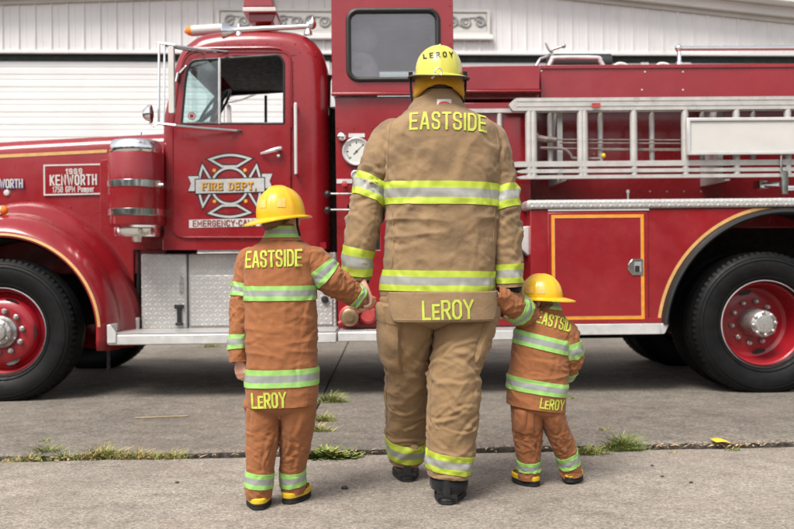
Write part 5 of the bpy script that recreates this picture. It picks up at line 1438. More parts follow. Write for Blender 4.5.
def head(mb, c, k=1., yaw=0., pitch=0.):
    """head with brow, nose, lips, chin and ears; faces +Y turned by yaw"""
    M = Matrix.Translation(c) @ Matrix.Rotation(yaw, 4, 'Z') @ Matrix.Rotation(pitch, 4, 'X'); q = MB()
    q.ball((0, -.012, .025), (.076, .098, .092), 20); q.ball((0, .022, -.035), (.060, .070, .080), 18); q.ball((0, .060, -.088), (.030, .028, .024), 12)
    q.tube([(0, .088, .012), (0, .104, -.012), (0, .112, -.030)], [.010, .012, .015], 8); q.ball((0, .108, -.030), (.017, .013, .011), 10)
    q.ball((0, .086, -.056), (.024, .012, .006), 10); q.ball((0, .084, -.066), (.021, .012, .007), 10)
    for s_ in (-1, 1):
        q.ball((s_ * .031, .076, .006), (.014, .010, .010), 10); q.tube([(s_ * .012, .088, .024), (s_ * .048, .072, .026)], [.009, .008], 8)
        q.ball((s_ * .042, .055, -.03), (.024, .028, .022), 10)
        q.ball((s_ * .078, -.008, -.008), (.008, .020, .032), 12)
    mb.add([M @ Vector([a * k for a in v]) for v in q.v], q.f)
def body_from(mb, name, parent, off, voxel):
    tmp = bpy.data.objects.new('tmp', mb.mesh('tmp', SKIN, off, False, True)); COL.objects.link(tmp)
    r = tmp.modifiers.new('r', 'REMESH'); r.mode = 'VOXEL'; r.voxel_size = voxel; r.use_smooth_shade = True
    s_ = tmp.modifiers.new('s', 'SMOOTH'); s_.iterations = 3; s_.factor = .5
    dg = bpy.context.evaluated_depsgraph_get(); me = bpy.data.meshes.new_from_object(tmp.evaluated_get(dg))
    bpy.data.objects.remove(tmp); me.name = name
    if not me.materials: me.materials.append(SKIN)
    o = bpy.data.objects.new(name, me); COL.objects.link(o); o.parent = parent; me.shade_smooth()
    return o
def boot(parent, off, heel, yaw, L, wd, ht, shaft_top, tilt=0., kid=False):
    """heel = ground point under the back of the heel; foot points +Y turned by yaw; tilt lifts the heel"""
    M = Matrix.Translation(heel) @ Matrix.Rotation(yaw, 4, 'Z') @ Matrix.Translation((0, L, 0)) @ Matrix.Rotation(-tilt, 4, 'X') @ Matrix.Translation((0, -L, 0))
    def outline(g, n=28):
        out = []
        for i in range(n):
            a = 2 * PI * i / n; y = L / 2 - math.cos(a) * (L / 2 + g)
            f = y / L; w_ = wd / 2 * (.74 + .30 * math.sin(PI * min(1, max(0, f)) ** 1.3 * .95))
            out.append((math.copysign(abs(math.sin(a)) ** .62, math.sin(a)) * (w_ + g), y))
        return out
    so = MB(); o_ = outline(.006); st = .024 if not kid else .026
    rows = [[(x, y, z) for x, y in outline(g)] for z, g in ((0, .002), (.004, .006), (st * .55, .006), (st * .6, .003), (st * .7, .006), (st, .006), (st + .002, .0))]
    so.grid(rows, 0, True); n = len(o_); b0 = len(so.v) - n; so.f += [tuple(range(n)), tuple(range(b0, b0 + n))]; so.m += [0, 0]
    if not kid:                                             # cleat grooves in the heel edge
        for i in range(0): so.box(-wd / 2 + .012 + i * (wd - .024) / 6 - .004, -wd / 2 + .012 + i * (wd - .024) / 6 + .004, -.009, .01, .001, .011)
    up = MB(); R_ = []
    for i in range(15):
        f = i / 14; z = st + (ht - st) * f
        k = math.cos(f * PI / 2) ** .55 if f < 1 else 0
        Lf = L * (1 - .52 * f ** 1.6); row = []
        for x, y in outline(-.002 - .010 * f):
            row.append((x * (1 - .12 * f), y * Lf / L + .006 * f, z + (.0 if y < L * .5 else -.0)))
        R_.append(row)
    sh = []
    x0 = wd * .36
    for z, k in ((ht * .9, 1.0), (ht * 1.15, .99), (shaft_top, 1.02)):
        sh.append([(math.sin(2 * PI * i / 28) * x0 * k, L * .34 - math.cos(2 * PI * i / 28) * L * .20 * k, z) for i in range(28)])
    up.grid(R_ + [[(a[0] * .98, a[1], a[2]) for a in sh[0]]], 0, True); up.grid(sh, 0, True)
    # heel counter seam and pull strap
    if not kid:
        up.box(-.016, .016, -.006, .012, st + .012, ht * .62); up.box(-wd * .36, wd * .36, -.002, .02, st + .004, st + .02)
    for q in (so, up): q.v = [tuple(M @ Vector(v)) for v in q.v]
    b_ = up.build('boot', BOOT, parent, off, ang=50); so.build('sole', SOLE, b_, off, ang=35)
    if kid:
        tr = MB(); tr.grid([[(x * 1.0, y, z) for x, y in outline(g)] for z, g in ((st * .9, .004), (st + .004, .007), (st + .018, .006), (st + .022, -.001))], 0, True)
        tr.v = [tuple(M @ Vector(v)) for v in tr.v]; tr.build('boot_trim', BOOTY, b_, off)
    return b_
def boot_under(parent, off, leg, yaw, L, wd, ht, top, tilt=0., kid=False):
    c = leg.c[-1]; return boot(parent, off, Vector((c[0] + math.sin(yaw) * L * .34, c[1] - math.cos(yaw) * L * .34, 0)), yaw, L, wd, ht, top, tilt, kid)
def helmet(parent, off, C, rx, ry, rz, yaw, roll_, pitch, mat, side_b, back_b, ribs=8, edge=None, droop=.35, front_b=.03):
    M = Matrix.Translation(C) @ Matrix.Rotation(roll_, 4, 'Y') @ Matrix.Rotation(yaw, 4, 'Z') @ Matrix.Rotation(pitch, 4, 'X')
    n = 72; A = [2 * PI * i / n - PI / 2 for i in range(n)]
    def dome(th, a, g=0.):
        k = math.cos(th) ** .86; rib = .0052 * max(0, math.cos(ribs * a)) ** 6 * math.sin(2 * th) if ribs else 0
        return ((rx + g + rib) * k * math.cos(a), (ry + g + rib) * k * math.sin(a), (rz + g) * math.sin(th) + (.006 * math.exp(-(math.cos(a) / .14) ** 2) * math.sin(th)))
    rows = [[dome(PI / 2 * (1 - (i / 16) ** 1.0) * .995, a) for a in A] for i in range(17)]
    def br(a, f):
        bk = max(0, -math.sin(a)) ** 1.6; fr = max(0, math.sin(a)) ** 2; b_ = side_b + (back_b - side_b) * bk + (front_b - side_b) * fr
        return ((rx + b_ * f) * math.cos(a), (ry + b_ * f) * math.sin(a), -.006 * f - droop * b_ * bk * f * f - .10 * side_b * f)
    sh = MB(); b2 = [[br(a, f) for a in A] for f in (.06, .2, .45, .75, 1.)]
    up_ = rows + b2 + [[(x, y, z - .005) for x, y, z in b2[-1]]]
    sh.grid(up_, 0, True); sh.ball((0, 0, rz - .002), (.01, .01, .006), 8)
    un = MB(); un.grid([[(x, y, z - .0052) for x, y, z in r] for r in reversed(b2)] + [[(dome(.06, a, -.008)[0], dome(.06, a, -.008)[1], -.004) for a in A], [dome(.5, a, -.01) for a in A], [dome(1.2, a, -.01) for a in A]], 0, True)
    for q in (sh, un): q.v = [tuple(M @ Vector(v)) for v in q.v]
    h = sh.build('helmet', mat, parent, off, ang=45); un.build('helmet_lining', HELUND if edge else mat, h, off)
    if edge:
        e = MB(); pts = [tuple(M @ (Vector(br(a, 1.)) - Vector((0, 0, .004)))) for a in A]; e.tube(pts + pts[:2], .004, 8, cap=False); e.build('brim_edge', edge, h, off)
    vs = [tuple(M @ Vector(p)) for r in rows for p in r]; fs = [(i * n + j, i * n + (j + 1) % n, (i + 1) * n + (j + 1) % n, (i + 1) * n + j) for i in range(16) for j in range(n)]
    return h, BVHTree.FromPolygons(vs, fs), M
def px_row(y, xl, xr, Y, ry, p=2.3, sh=None):
    a, b_ = W(xl, y, Y), W(xr, y, Y); c = (a + b_) / 2
    r = [c.x, c.y, c.z, (b_.x - a.x) / 2, ry, p]
    return r + ([sh] if sh is not None else [])
def px_pt(x, y, r, Y, ry=None):
    c = W(x, y, Y); k = Y / FPX; return [c.x, c.y, c.z, r * k, (ry or r) * k, 2.1]

def crT(seed, k=1., q=.6):
    C_ =  (seed, (16, .68, .28, -90, 75, 10, 25, .10 * k, .010 * k, .0055 * k), (9, .40, .2, -150, 30, 40, 20, .09 * k, .012 * k, .0065 * k), (9, .40, .2, -30, 30, 40, 20, .09 * k, .012 * k, .0065 * k),
            (8, .35, .2, -90, 55, 75, 20, .10 * k, .012 * k, .0055 * k), (14, .85, .14, -90, 85, 60, 35, .05 * k, .009 * k, .005 * k), (24, .5, .5, -90, 85, 45, 60, .035 * k, .006 * k, .0026 * k))
    return (seed,) + tuple(c[:9] + (c[9] * q,) for c in C_[1:])
def crS(seed, k=1.):
    return (seed, (16, .5, .2, -90, 110, 25, 25, .05 * k, .009 * k, .0065 * k), (10, .2, .18, -90, 110, 50, 25, .06 * k, .010 * k, .006 * k), (12, .78, .2, -90, 120, 15, 25, .045 * k, .008 * k, .005 * k), (16, .5, .5, -90, 120, 30, 60, .025 * k, .005 * k, .0025 * k))
def crL(seed, k=1., q=1.):
    C_ = (seed, (20, .50, .2, -90, 100, 22, 22, .075 * k, .009 * k, .0070 * k), (12, .25, .2, -90, 100, 40, 25, .09 * k, .011 * k, .0065 * k), (18, .82, .16, -90, 110, 18, 25, .065 * k, .008 * k, .0065 * k), (30, .5, .5, -90, 110, 30, 50, .03 * k, .005 * k, .0030 * k))
    if q < 1: C_ += ((9, .35, .25, -90, 80, 82, 12, .11 * k, .013 * k, .009 * k),)
    return (seed,) + tuple(c[:9] + (c[9] * (q if c[6] != 12 else 1),) for c in C_[1:])
def torso_fold(seed, k=1.):
    def f(s_, t_, a, P):
        x, y, z = P
        d = .007 * nz(seed, a * 1.1, z * 3.0) + .0075 * ridge(seed + 9, x * 6.5 / k + z * 2.2, z * 2.3 / k) * (.35 + .65 * t_)
        d += .005 * ridge(seed + 4, x * 4 - z * 7 / k, x * 5 + z * 3) * (1 - .4 * t_) + .003 * nz(seed + 2, x * 22 / k, z * 16 / k) + .0012 * nz(seed + 6, x * 60, z * 48)
        d += .003 * ridge(seed + 21, x * 11 / k + z * 5, z * 9 / k - x * 3) + .007 * ridge(seed + 13, x * 2.0 / k, z * 13 / k) * math.exp(-((t_ - .66) / .14) ** 2)
        return d * k
    return f
def sleeve_fold(seed, k=1., elbow=.5, amp=1.):
    def f(s_, t_, a, P):
        e = .35 + .9 * math.exp(-((t_ - elbow) / .2) ** 2) + .4 * math.exp(-((t_ - .92) / .1) ** 2)
        d = .008 * ridge(seed, s_ * 13 / k + .55 * math.sin(a + seed), math.cos(a) * .8, math.sin(a) * .8) if False else .008 * ridge(seed + math.cos(a) * .75, s_ * 13 / k + .7 * math.sin(a + seed), math.sin(a) * .75)
        d += .0045 * ridge(seed + 17 + math.cos(a) * 1.4, s_ * 28 / k - 1.5 * math.sin(a + seed), math.sin(a) * 1.4)
        return amp * k * (d * e + .004 * nz(seed + 3 + math.cos(a), s_ * 26 / k, math.sin(a)) + .0015 * nz(seed + 5 + 2 * math.cos(a), s_ * 70 / k, 2 * math.sin(a)))
    return f
def leg_fold(seed, k=1., knee=.5, amp=1.):
    def f(s_, t_, a, P):
        e = .45 + .75 * math.exp(-((t_ - knee) / .16) ** 2) + .75 * math.exp(-((t_ - .93) / .1) ** 2)
        d = .011 * ridge(seed + math.cos(a) * .7, s_ * 9.5 / k + .9 * math.sin(a * 1 + seed), math.sin(a) * .7) + .006 * ridge(seed + 8 + math.cos(a) * 1.1, s_ * 15 / k - 1.1 * math.sin(a + seed * 2), math.sin(a) * 1.1)
        d += .005 * ridge(seed + 17 + math.cos(a) * 1.6, s_ * 30 / k + 1.6 * math.sin(a + seed), math.sin(a) * 1.6)
        return amp * k * (d * e + .004 * nz(seed + 3 + 1.5 * math.cos(a), s_ * 24 / k, 1.5 * math.sin(a)) + .0015 * nz(seed + 5 + 3 * math.cos(a), s_ * 60 / k, 3 * math.sin(a)))
    return f
def grid_rows(mb, rows, m=0): mb.grid([[tuple(p) for p in r] for r in rows], m, True)
def stripe(parent, off, cloth, v0, v1, mats, tilt=0., ofs=.0035, name='reflective_stripe'):
    q = MB(); cloth.band(q, v0, v1, ofs, tilt); return q.build(name, mats, parent, off, ang=60)

# ================================================================== the man
YM = 3.90
offA = Vector((W(440, 490, YM).x, YM, 0)); man = empty('person', offA)
tag(man, 'tall man in tan firefighter turnout gear seen from behind, holding both children by the hand', 'person', None)
rows_ = [(104, 416, 460, .085), (109, 411, 464, .105), (115, 402, 475, .125), (122, 391, 488, .145), (131, 384, 497, .160), (150, 383, 500, .172), (175, 385, 499, .176), (205, 386, 498, .172), (240, 386, 496.5, .170), (265, 383.5, 494.5, .172), (285, 382, 493, .174), (294.5, 382.5, 492, .176)]
tor = Cloth([px_row(y, a, b_, YM, r, 2.55, 0) for y, a, b_, r in rows_], 170, 200, torso_fold(1.7), tube=False, creases=crT(3))
q = MB(); grid_rows(q, tor.rows(False, True)); coat = q.build('coat', TAN, man, offA, fix=True, ang=70)
bv = tor.bvh()
for ya, yb in ((184.6, 206.5), (270.5, 290.5)):
    stripe(coat, offA, tor, tor.at_z(W(440, ya, YM).z), tor.at_z(W(440, yb, YM).z), [LIME, SILV], .006)
# shoulder and side seams, a stitched ridge down each side of the back
sq = MB()
for xs_ in ([(400, 112), (391, 128), (388.5, 150), (388, 180), (389, 205)], [(481, 116), (493, 132), (496.5, 155), (497, 180), (496, 205)], [(392, 209), (394, 240), (392, 268)], [(492, 209), (491, 240), (492, 268)]):
    pts = []
    for p in smooth_line([W(x, y, YM) for x, y in xs_], 8):
        h = bv.ray_cast(Vector((p.x, 2, p.z)), Vector((0, 1, 0)))
        if h[0]: pts.append(h[0] + Vector((0, -.0005, 0)))
    sq.tube(pts, .0028, 6)
sq.build('coat_seam', TAN, coat, offA)
q = MB(); c = W(446, 134.5, YM); cloth_text(q, bv, text_strips('EASTSIDE', .067, .322, .2, .36, sub=.008), c.x, c.z, R(-2.2), arch=.12)
q.build('lettering', LETY, coat, offA, fix=False)
# collar, open at the top
col = Cloth([px_row(y, a, b_, YM, r, 2.1, s_) for y, a, b_, r, s_ in ((92.5, 416.5, 458.5, .088, -.02), (98, 414, 461, .094, -.02), (105, 410.5, 464, .104, -.01), (112, 405, 470, .122, 0), (117, 400, 477, .130, 0))], 30, 64, lambda s_, t_, a, P: .0035 * ridge(3.3 + math.cos(a), s_ * 14, math.sin(a)) - .003 * math.exp(-((t_ - .72) / .08) ** 2), tube=False)
q = MB(); grid_rows(q, col.rows(True, False, .005, .03)); colo = q.build('collar', TAN, coat, offA)
cb = col.bvh(); q = MB(); c = W(443, 108.8, YM)
def on_patch(w_, h_, n=8, off_=.003, ell=False):
    P = []
    for i in range(n + 1):
        row = []
        for j in range(n + 1):
            u, v = -1 + 2 * j / n, -1 + 2 * i / n
            if ell: u, v = u * math.sqrt(1 - v * v / 2), v * math.sqrt(1 - u * u / 2)
            hh = cb.ray_cast(Vector((c.x + u * w_, 2, c.z + v * h_)), Vector((0, 1, 0)))[0]; row.append(hh + Vector((0, -off_, 0)))
        P.append(row)
    return P
q.grid(on_patch(.031, .023)); lb = q.build('collar_label', LABEL, colo, offA, fix=False)
q = MB(); q.grid(on_patch(.025, .012, 8, .0045, True)); q.build('label_mark', LABELR, lb, offA, fix=False)
# sleeves
def arm(parent, off, keys, seed, bands, mats, k=1., cuff=True, matc=TAN, elbow=.5, amp=.75, na=110):
    cl = Cloth(keys, na, 84, sleeve_fold(seed, k, elbow, amp), creases=crS(int(seed * 10), k)); q = MB(); grid_rows(q, cl.rows(False, True, .004, .03)); o = q.build('sleeve', matc, parent, off, ang=70)
    for a, b_, tl in bands: stripe(o, off, cl, cl.L * a, cl.L * b_, mats, tl)
    if cuff:
        q = MB(); kk = cl.c[-1]; T = cl.c[-1] - cl.c[-4]; T /= np.linalg.norm(T); r = np.linalg.norm(cl.P[-1] - kk, axis=1).mean()
        q.tube([Vector(kk - T * .03), Vector(kk + T * .006), Vector(kk + T * .022)], [r * .8, r * .86, r * .80], 24); q.build('cuff', KNIT, o, off)
    return cl, o
Lk = [px_pt(402, 128, 12, YM + .035, 20), px_pt(393, 137, 18.5, YM + .035, 24), px_pt(383, 156, 20, YM + .03, 24), px_pt(374.5, 181, 18.3, YM + .025, 23), px_pt(367.5, 207, 17.4, YM + .01, 22), px_pt(361.5, 234, 16.2, YM - .02, 20), px_pt(357.5, 258, 15, YM - .02, 18), px_pt(356, 278, 14.2, YM - .01, 17)]
cl, so_ = arm(coat, offA, Lk, 5.1, [(.375, .52, .016), (.815, .975, .003)], [LIME, SILV], 1.)
Rk = [px_pt(480, 130, 12, YM + .035, 20), px_pt(489, 140, 17, YM + .035, 24), px_pt(494, 158, 17.5, YM + .03, 24), px_pt(498.5, 182, 16.6, YM + .025, 23), px_pt(502.5, 208, 16.2, YM + .01, 22), px_pt(505, 235, 16, YM, 20), px_pt(506.8, 260, 15, YM, 18), px_pt(508.3, 287, 13.6, YM, 17)]
cr_, so2 = arm(coat, offA, Rk, 8.4, [(.40, .535, -.012), (.86, .975, .0)], [LIME, SILV], 1.)
# coat tail
q = MB(); P = []; n, m_ = 60, 16
x0, x1 = W(389, 300, YM).x, W(495, 300, YM).x; z0, z1 = W(440, 290.5, YM).z, W(440, 319.5, YM).z
for i in range(m_ + 1):
    row = []; f = i / m_
    e = .034 * (1 - math.sqrt(max(0, 1 - max(0, (f - .35) / .65) ** 2)))
    for j in range(n + 1):
        u = j / n; x = x0 + e + (x1 - x0 - 2 * e) * u; cx_ = W(438, 300, YM).x; rx_ = W(438 + 60, 300, YM).x - cx_
        k = min(.995, abs((x - cx_) / rx_)); y = YM - .182 * (1 - k ** 2.5) ** (1 / 2.5) - .008 - .010 * f + .004 * nz(x * 14, f * 2, 3)
        row.append((x, y, z0 + (z1 - z0) * f - .012 * (u - .5) * f * 0))
    P.append(row)
q.grid(P); tail = q.build('coat_tail', TAN, coat, offA); sf = tail.modifiers.new('thick', 'SOLIDIFY'); sf.thickness = .006; sf.offset = 0
vs = [p for r in P for p in r]; fs = [(i * (n + 1) + j, i * (n + 1) + j + 1, (i + 1) * (n + 1) + j + 1, (i + 1) * (n + 1) + j) for i in range(m_) for j in range(n)]
tb_ = BVHTree.FromPolygons(vs, fs); q = MB(); c = W(445.5, 315.6, YM)
cloth_text(q, tb_, text_strips('LeROY', .070, .212, .2, .3, small='e', sub=.008), c.x, c.z, R(1), off=.0055); q.build('lettering', LETY, tail, offA, fix=False)
q = MB(); 
for f0 in (3,): q.tube([Vector(P[m_ - 1][j]) + Vector((0, -.004, .002)) for j in range(1, n)], .0016, 5)
q.build('stitching', TAN, tail, offA)
# trousers
hips = Cloth([px_row(y, a, b_, YM, r, 2.5, 0) for y, a, b_, r in ((262, 388, 490, .14), (290, 383, 495, .155), (310, 380.5, 496, .15), (318, 383, 493, .14), (325, 394, 484, .10), (329, 412, 468, .05))], 50, 96, torso_fold(6.2), tube=False)
lk = []
for y, a, b_, Y, r in ((292, 381, 440, 3.90, .14), (312, 380.5, 438, 3.90, .13), (332, 381.5, 434, 3.92, .12), (352, 384, 431.5, 3.96, .11), (375, 386.5, 430, 4.02, .108), (400, 386, 430, 4.10, .105), (425, 386.5, 428, 4.17, .10), (443, 387.5, 426, 4.21, .098), (458, 390, 422.5, 4.235, .09)): lk.append(px_row(y, a, b_, Y, r, 2.2))
rk = []
for y, a, b_, Y, r in ((292, 436, 496, 3.90, .14), (312, 436, 494, 3.89, .13), (332, 435, 487, 3.875, .12), (352, 432.5, 481, 3.86, .115), (378, 429.5, 479.5, 3.845, .112), (405, 427.5, 479, 3.835, .11), (432, 427, 476.5, 3.835, .105), (455, 427, 473, 3.835, .10), (467, 428.5, 470, 3.835, .096), (475, 429, 468.5, 3.835, .094)): rk.append(px_row(y, a, b_, Y, r, 2.2))
ll = Cloth(lk, 150, 120, leg_fold(2.9, 1., .5, .42), creases=crL(4)); rl_ = Cloth(rk, 160, 120, leg_fold(7.7, 1., .48, .42), creases=crL(9))
q = MB(); grid_rows(q, hips.rows(False, False)); grid_rows(q, ll.rows()); grid_rows(q, rl_.rows()); tro = q.build('trousers', TANT, man, offA, ang=70)
stripe(tro, offA, ll, ll.at_z(W(407, 434.5, 4.20).z), ll.at_z(W(407, 453.5, 4.225).z), [LIME, SILV], .010)
stripe(tro, offA, rl_, rl_.at_z(W(449, 451, 3.835).z), rl_.at_z(W(449, 469.5, 3.835).z), [LIME, SILV], .008)
q = MB(); rl_.patch(q, .07, .31, R(-52), R(28), .014, 0, .012); pk = q.build('cargo_pocket', TANT, tro, offA)
q = MB(); rl_.patch(q, .05, .125, R(-54), R(30), .024); q.build('pocket_flap', TANT, pk, offA)
q = MB(); ll.patch(q, .07, .32, R(-172), R(-102), .012, 0, .012); pk = q.build('cargo_pocket', TANT, tro, offA)
q = MB(); ll.patch(q, .05, .125, R(-176), R(-100), .020); q.build('pocket_flap', TANT, pk, offA)
q = MB()
for cl_, aa in ((ll, R(-40)), (rl_, R(-150)), (ll, R(-158)), (rl_, R(-18))):
    j = int(((aa + PI / 2) % (2 * PI)) / (2 * PI) * cl_.nr); q.tube([Vector(cl_.P[i, j] + cl_.N[i, j] * .0005) for i in range(14, cl_.na - 3, 2)], .0024, 5)
q.build('trouser_seam', TANT, tro, offA)
# boots
hl_ = Vector(ground(409.5, 482.5)); boot_under(man, offA, ll, R(3), .30, .112, .11, .19)
hl_ = Vector(ground(447, 507)); boot_under(man, offA, rl_, R(-9), .305, .122, .115, .17)
q = MB(); rk_ = rl_.P[-1]; 
cuffc = Cloth([px_row(y, a, b_, Y, r, 2.1) for y, a, b_, Y, r in ((468, 432, 466, 3.835, .086), (480, 429.5, 468.5, 3.835, .093), (487, 430.5, 467.5, 3.835, .090))], 20, 60, lambda s_, t_, a, P: .003 * nz(a * 2, s_ * 30, 1)); grid_rows(q, cuffc.rows(False, True, .006, .04)); q.build('trouser_cuff', KNIT, tro, offA)
q = MB(); cuffc = Cloth([px_row(y, a, b_, Y, r, 2.1) for y, a, b_, Y, r in ((446, 391, 422, 4.225, .083), (456, 391, 422, 4.235, .084), (463, 392.5, 421, 4.24, .08))], 16, 60, lambda s_, t_, a, P: .003 * nz(a * 2, s_ * 30, 4)); grid_rows(q, cuffc.rows(False, True, .006, .04)); q.build('trouser_cuff', KNIT, tro, offA)
# body
b_ = MB(); w_ = lambda x, y, d=0.: W(x, y, YM + d)
limb(b_, [w_(438, 300), w_(439, 255), w_(440, 210), w_(440, 165), w_(439, 135)], [.125, .125, .13, .13, .10], 18)
limb(b_, [w_(404, 138), w_(476, 138)], [.075, .075]); limb(b_, [w_(438, 130), w_(437.5, 108), w_(437, 92, .01)], [.075, .062, .06])
head(b_, w_(437.5, 80, .015), 1.02, 0, 0)
wl_ = w_(360.5, 281, -.045); limb(b_, [w_(394, 140), w_(377, 185), w_(364, 225), w_(358, 262, -.01), wl_], [.06, .052, .045, .036, .028])
wr_ = w_(508, 289, .02); limb(b_, [w_(486, 142), w_(499, 190), w_(506, 230), w_(508, 268), wr_], [.06, .052, .045, .036, .028])
hand(b_, wl_, Vector((.34, -.06, -1)), Vector((-.85, -.5, -.2)), 1.0, (.45, 1.0, .8), thumb=1)
hand(b_, wr_, Vector((-.22, .06, -1)), Vector((-.5, -.8, 0)), .98, (.35, .8, .6), thumb=-1)
leg_limb(b_, ll, w_(412, 300), Vector((W(409, 470, 4.24).x, 4.24, .09)), [.09, .06, .045, .04]); leg_limb(b_, rl_, w_(465, 300), Vector((W(447, 490, 3.83).x, 3.83, .09)), [.09, .06, .045, .04])
limb(b_, [Vector((W(409, 470, 4.24).x, 4.24, .07)), Vector((W(409, 470, 4.24).x, 4.36, .05))], [.04, .03]); limb(b_, [Vector((W(447, 490, 3.83).x, 3.83, .07)), Vector((W(447, 490, 3.83).x + .02, 3.95, .05))], [.04, .03])
body_from(b_, 'body', man, offA, .005)
hr = MB(); c = w_(437.5, 80, .015)
hr.ball((c.x, c.y - .016, c.z + .026), (.083, .102, .096), 20); hr.ball((c.x, c.y - .050, c.z - .03), (.066, .055, .07), 16); hr.build('hair', HAIRB, man, offA)
# helmet with ear cover, ring and straps
C = w_(438.7, 75.5, .0)
h_, hb_, M = helmet(man, offA, C, .101, .122, .128, 0, R(2), R(6), HELY, .030, .062, 8, HELEDGE, .10)
q = MB(); c = w_(437.5, 63.2); cloth_text(q, hb_, text_strips('LEROY', .021, .125, .22, .7, sub=.005), c.x, c.z, R(2), off=.0022, arch=-.9 * -1 * -1 if False else .9 * -1); q.build('lettering', BLACKLINE, h_, offA, fix=False)
q = MB(); P = []; nn = 48
for f in (0, .25, .5, .75, 1):
    row = []
    for i in range(nn + 1):
        a = R(-90 - 128 + 256 * i / nn); sd_ = abs(math.cos(a)); low = .056 + .055 * sd_ ** 2
        fl_ = 1 + .05 * math.sin(PI * f) + .02 * nz(a * 3, f * 2, 1)
        row.append((C.x + (.100 + .012 * f) * fl_ * math.cos(a), C.y + (.118 + .004 * f) * fl_ * math.sin(a), C.z - .006 - low * f + .004 * nz(a * 5, f * 3, 7)))
    P.append(row)
q.grid(P); ec_ = q.build('ear_cover', EARC, h_, offA); sf = ec_.modifiers.new('thick', 'SOLIDIFY'); sf.thickness = .005; sf.offset = -1
q = MB(); c = W(438.5, 71.5, YM - .162); q.tube([(c.x + .014 * math.cos(a), c.y, c.z + .014 * math.sin(a)) for a in [2 * PI * i / 20 for i in range(22)]], .0034, 8, cap=False); rg = q.build('ring', CHROME, h_, offA)
q = MB(); a_, b2_ = W(436, 74.5, YM - .163), W(431.5, 78.5, YM - .160); q.tube([a_, b2_], [.008, .010], 8, flat=.4); q.build('ring_tab', LABEL, h_, offA)
for pts in (((410.5, 78), (411, 92), (412.5, 103), (414.5, 113)), ((465.5, 80), (465, 92), (462.5, 106))):
    q = MB(); q.tube(smooth_line([W(x, y, YM - .03) for x, y in pts], 5), .0055, 8); q.box(W(pts[1][0], 100, YM).x - .010, W(pts[1][0], 100, YM).x + .008, YM - .04, YM - .02, W(0, 83.5, YM).z, W(0, 78, YM).z); q.build('chin_strap', KNIT, h_, offA)

# ================================================================== the older boy
YB_ = 3.75
offB = Vector((W(274, 500, YB_).x, YB_, 0)); boy = empty('person', offB)
tag(boy, 'older boy in orange-brown fire suit and yellow toy helmet walking at the man\'s left hand', 'person')
rows_ = [(238.5, 267, 297, .062), (241, 262.5, 301.5, .072), (246, 253, 310.5, .088), (252, 248, 317, .098), (263, 245.5, 318.5, .106), (285, 245, 316.5, .112), (310, 245, 316, .114), (340, 245.5, 316, .116), (370, 246, 316.5, .118), (392, 246.5, 316.5, .119), (404, 248.5, 315.5, .118)]
tor = Cloth([px_row(y, a, b_, YB_, r, 2.5, (0 if y < 330 else -.03 * (y - 330) / 70)) for y, a, b_, r in rows_], 150, 170, torso_fold(11.3, .62), tube=False, creases=crT(5, .72, .42))
q = MB(); R_ = tor.rows(False, True); 
grid_rows(q, R_); coat = q.build('coat', ORANGE, boy, offB, ang=70); bv = tor.bvh()
for ya, yb in ((285.5, 299.8), (367, 384.2)): stripe(coat, offB, tor, tor.at_z(W(280, ya, YB_).z), tor.at_z(W(280, yb, YB_).z), [GREENT, SILVK], .0)
q = MB(); c = W(276.5, 266, YB_); cloth_text(q, bv, text_strips('EASTSIDE', .060, .234, .25, .34, sub=.006), c.x, c.z, R(1.5)); q.build('lettering', LETY, coat, offB, fix=False)
q = MB(); c = W(273, 402.8, YB_); cloth_text(q, bv, text_strips('LeROY', .055, .145, .26, .32, small='e', sub=.006), c.x, c.z, R(3)); q.build('lettering', LETY, coat, offB, fix=False)
col = Cloth([px_row(y, a, b_, YB_, r, 2.1, s_) for y, a, b_, r, s_ in ((225, 268, 294, .056, 0), (230, 266.5, 296, .062, 0), (236, 264, 299, .070, 0), (241, 260.5, 303, .08, 0))], 24, 56, lambda s_, t_, a, P: .002 * nz(3.3 + math.cos(a), s_ * 24, math.sin(a)), tube=False)
q = MB(); grid_rows(q, col.rows(True, False, .004, .02)); colo = q.build('collar', ORANGE, coat, offB); stripe(colo, offB, col, .006, .054, [GREENT, SILVK], 0, .002)
arm(coat, offB, [px_pt(257, 253, 7, YB_ + .035, 12), px_pt(249.5, 259, 11.5, YB_ + .035, 15), px_pt(245.5, 276, 11.5, YB_ + .03, 15), px_pt(242.5, 300, 10.8, YB_ + .02, 14), px_pt(240, 326, 10, YB_ - .005, 14), px_pt(238.5, 346, 9.6, YB_ - .02, 12), px_pt(239, 362, 8.6, YB_ - .03, 11)], 21.3, [(.31, .43, .003), (.77, .89, -.002)], [GREENT, SILVK], .7, False, ORANGE)
YH = 3.84
arm(coat, offB, [px_pt(304, 253, 9, YB_, 15), px_pt(313, 260, 14.5, YB_, 18), px_pt(325, 274, 15, YB_, 17), px_pt(338, 284.5, 13, YB_ + .02, 15), px_pt(350, 291.5, 11.2, YB_ + .05, 12), px_pt(362.5, 299, 9.2, YB_ + .075, 10)], 24.8, [(.28, .42, .0), (.87, .96, .0)], [GREENT, SILVK], .7, False, ORANGE, .6, 1.2)
hips = Cloth([px_row(y, a, b_, YB_, r, 2.4, 0) for y, a, b_, r in ((375, 249, 313, .095), (400, 246, 316, .105), (406, 245.5, 316, .10), (411, 250, 312, .075), (416, 262, 300, .04))], 36, 72, torso_fold(16.2, .7), tube=False)
lk = [px_row(y, a, b_, Y, r, 2.2) for y, a, b_, Y, r in ((395, 246, 284, YB_, .09), (410, 246, 282.5, YB_, .088), (430, 246.5, 279.5, YB_, .08), (452, 247, 276.5, YB_ - .003, .072), (470, 246.5, 273.5, YB_ - .005, .068), (487, 245.5, 272, YB_ - .005, .066), (497, 246.5, 271, YB_ - .005, .06))]
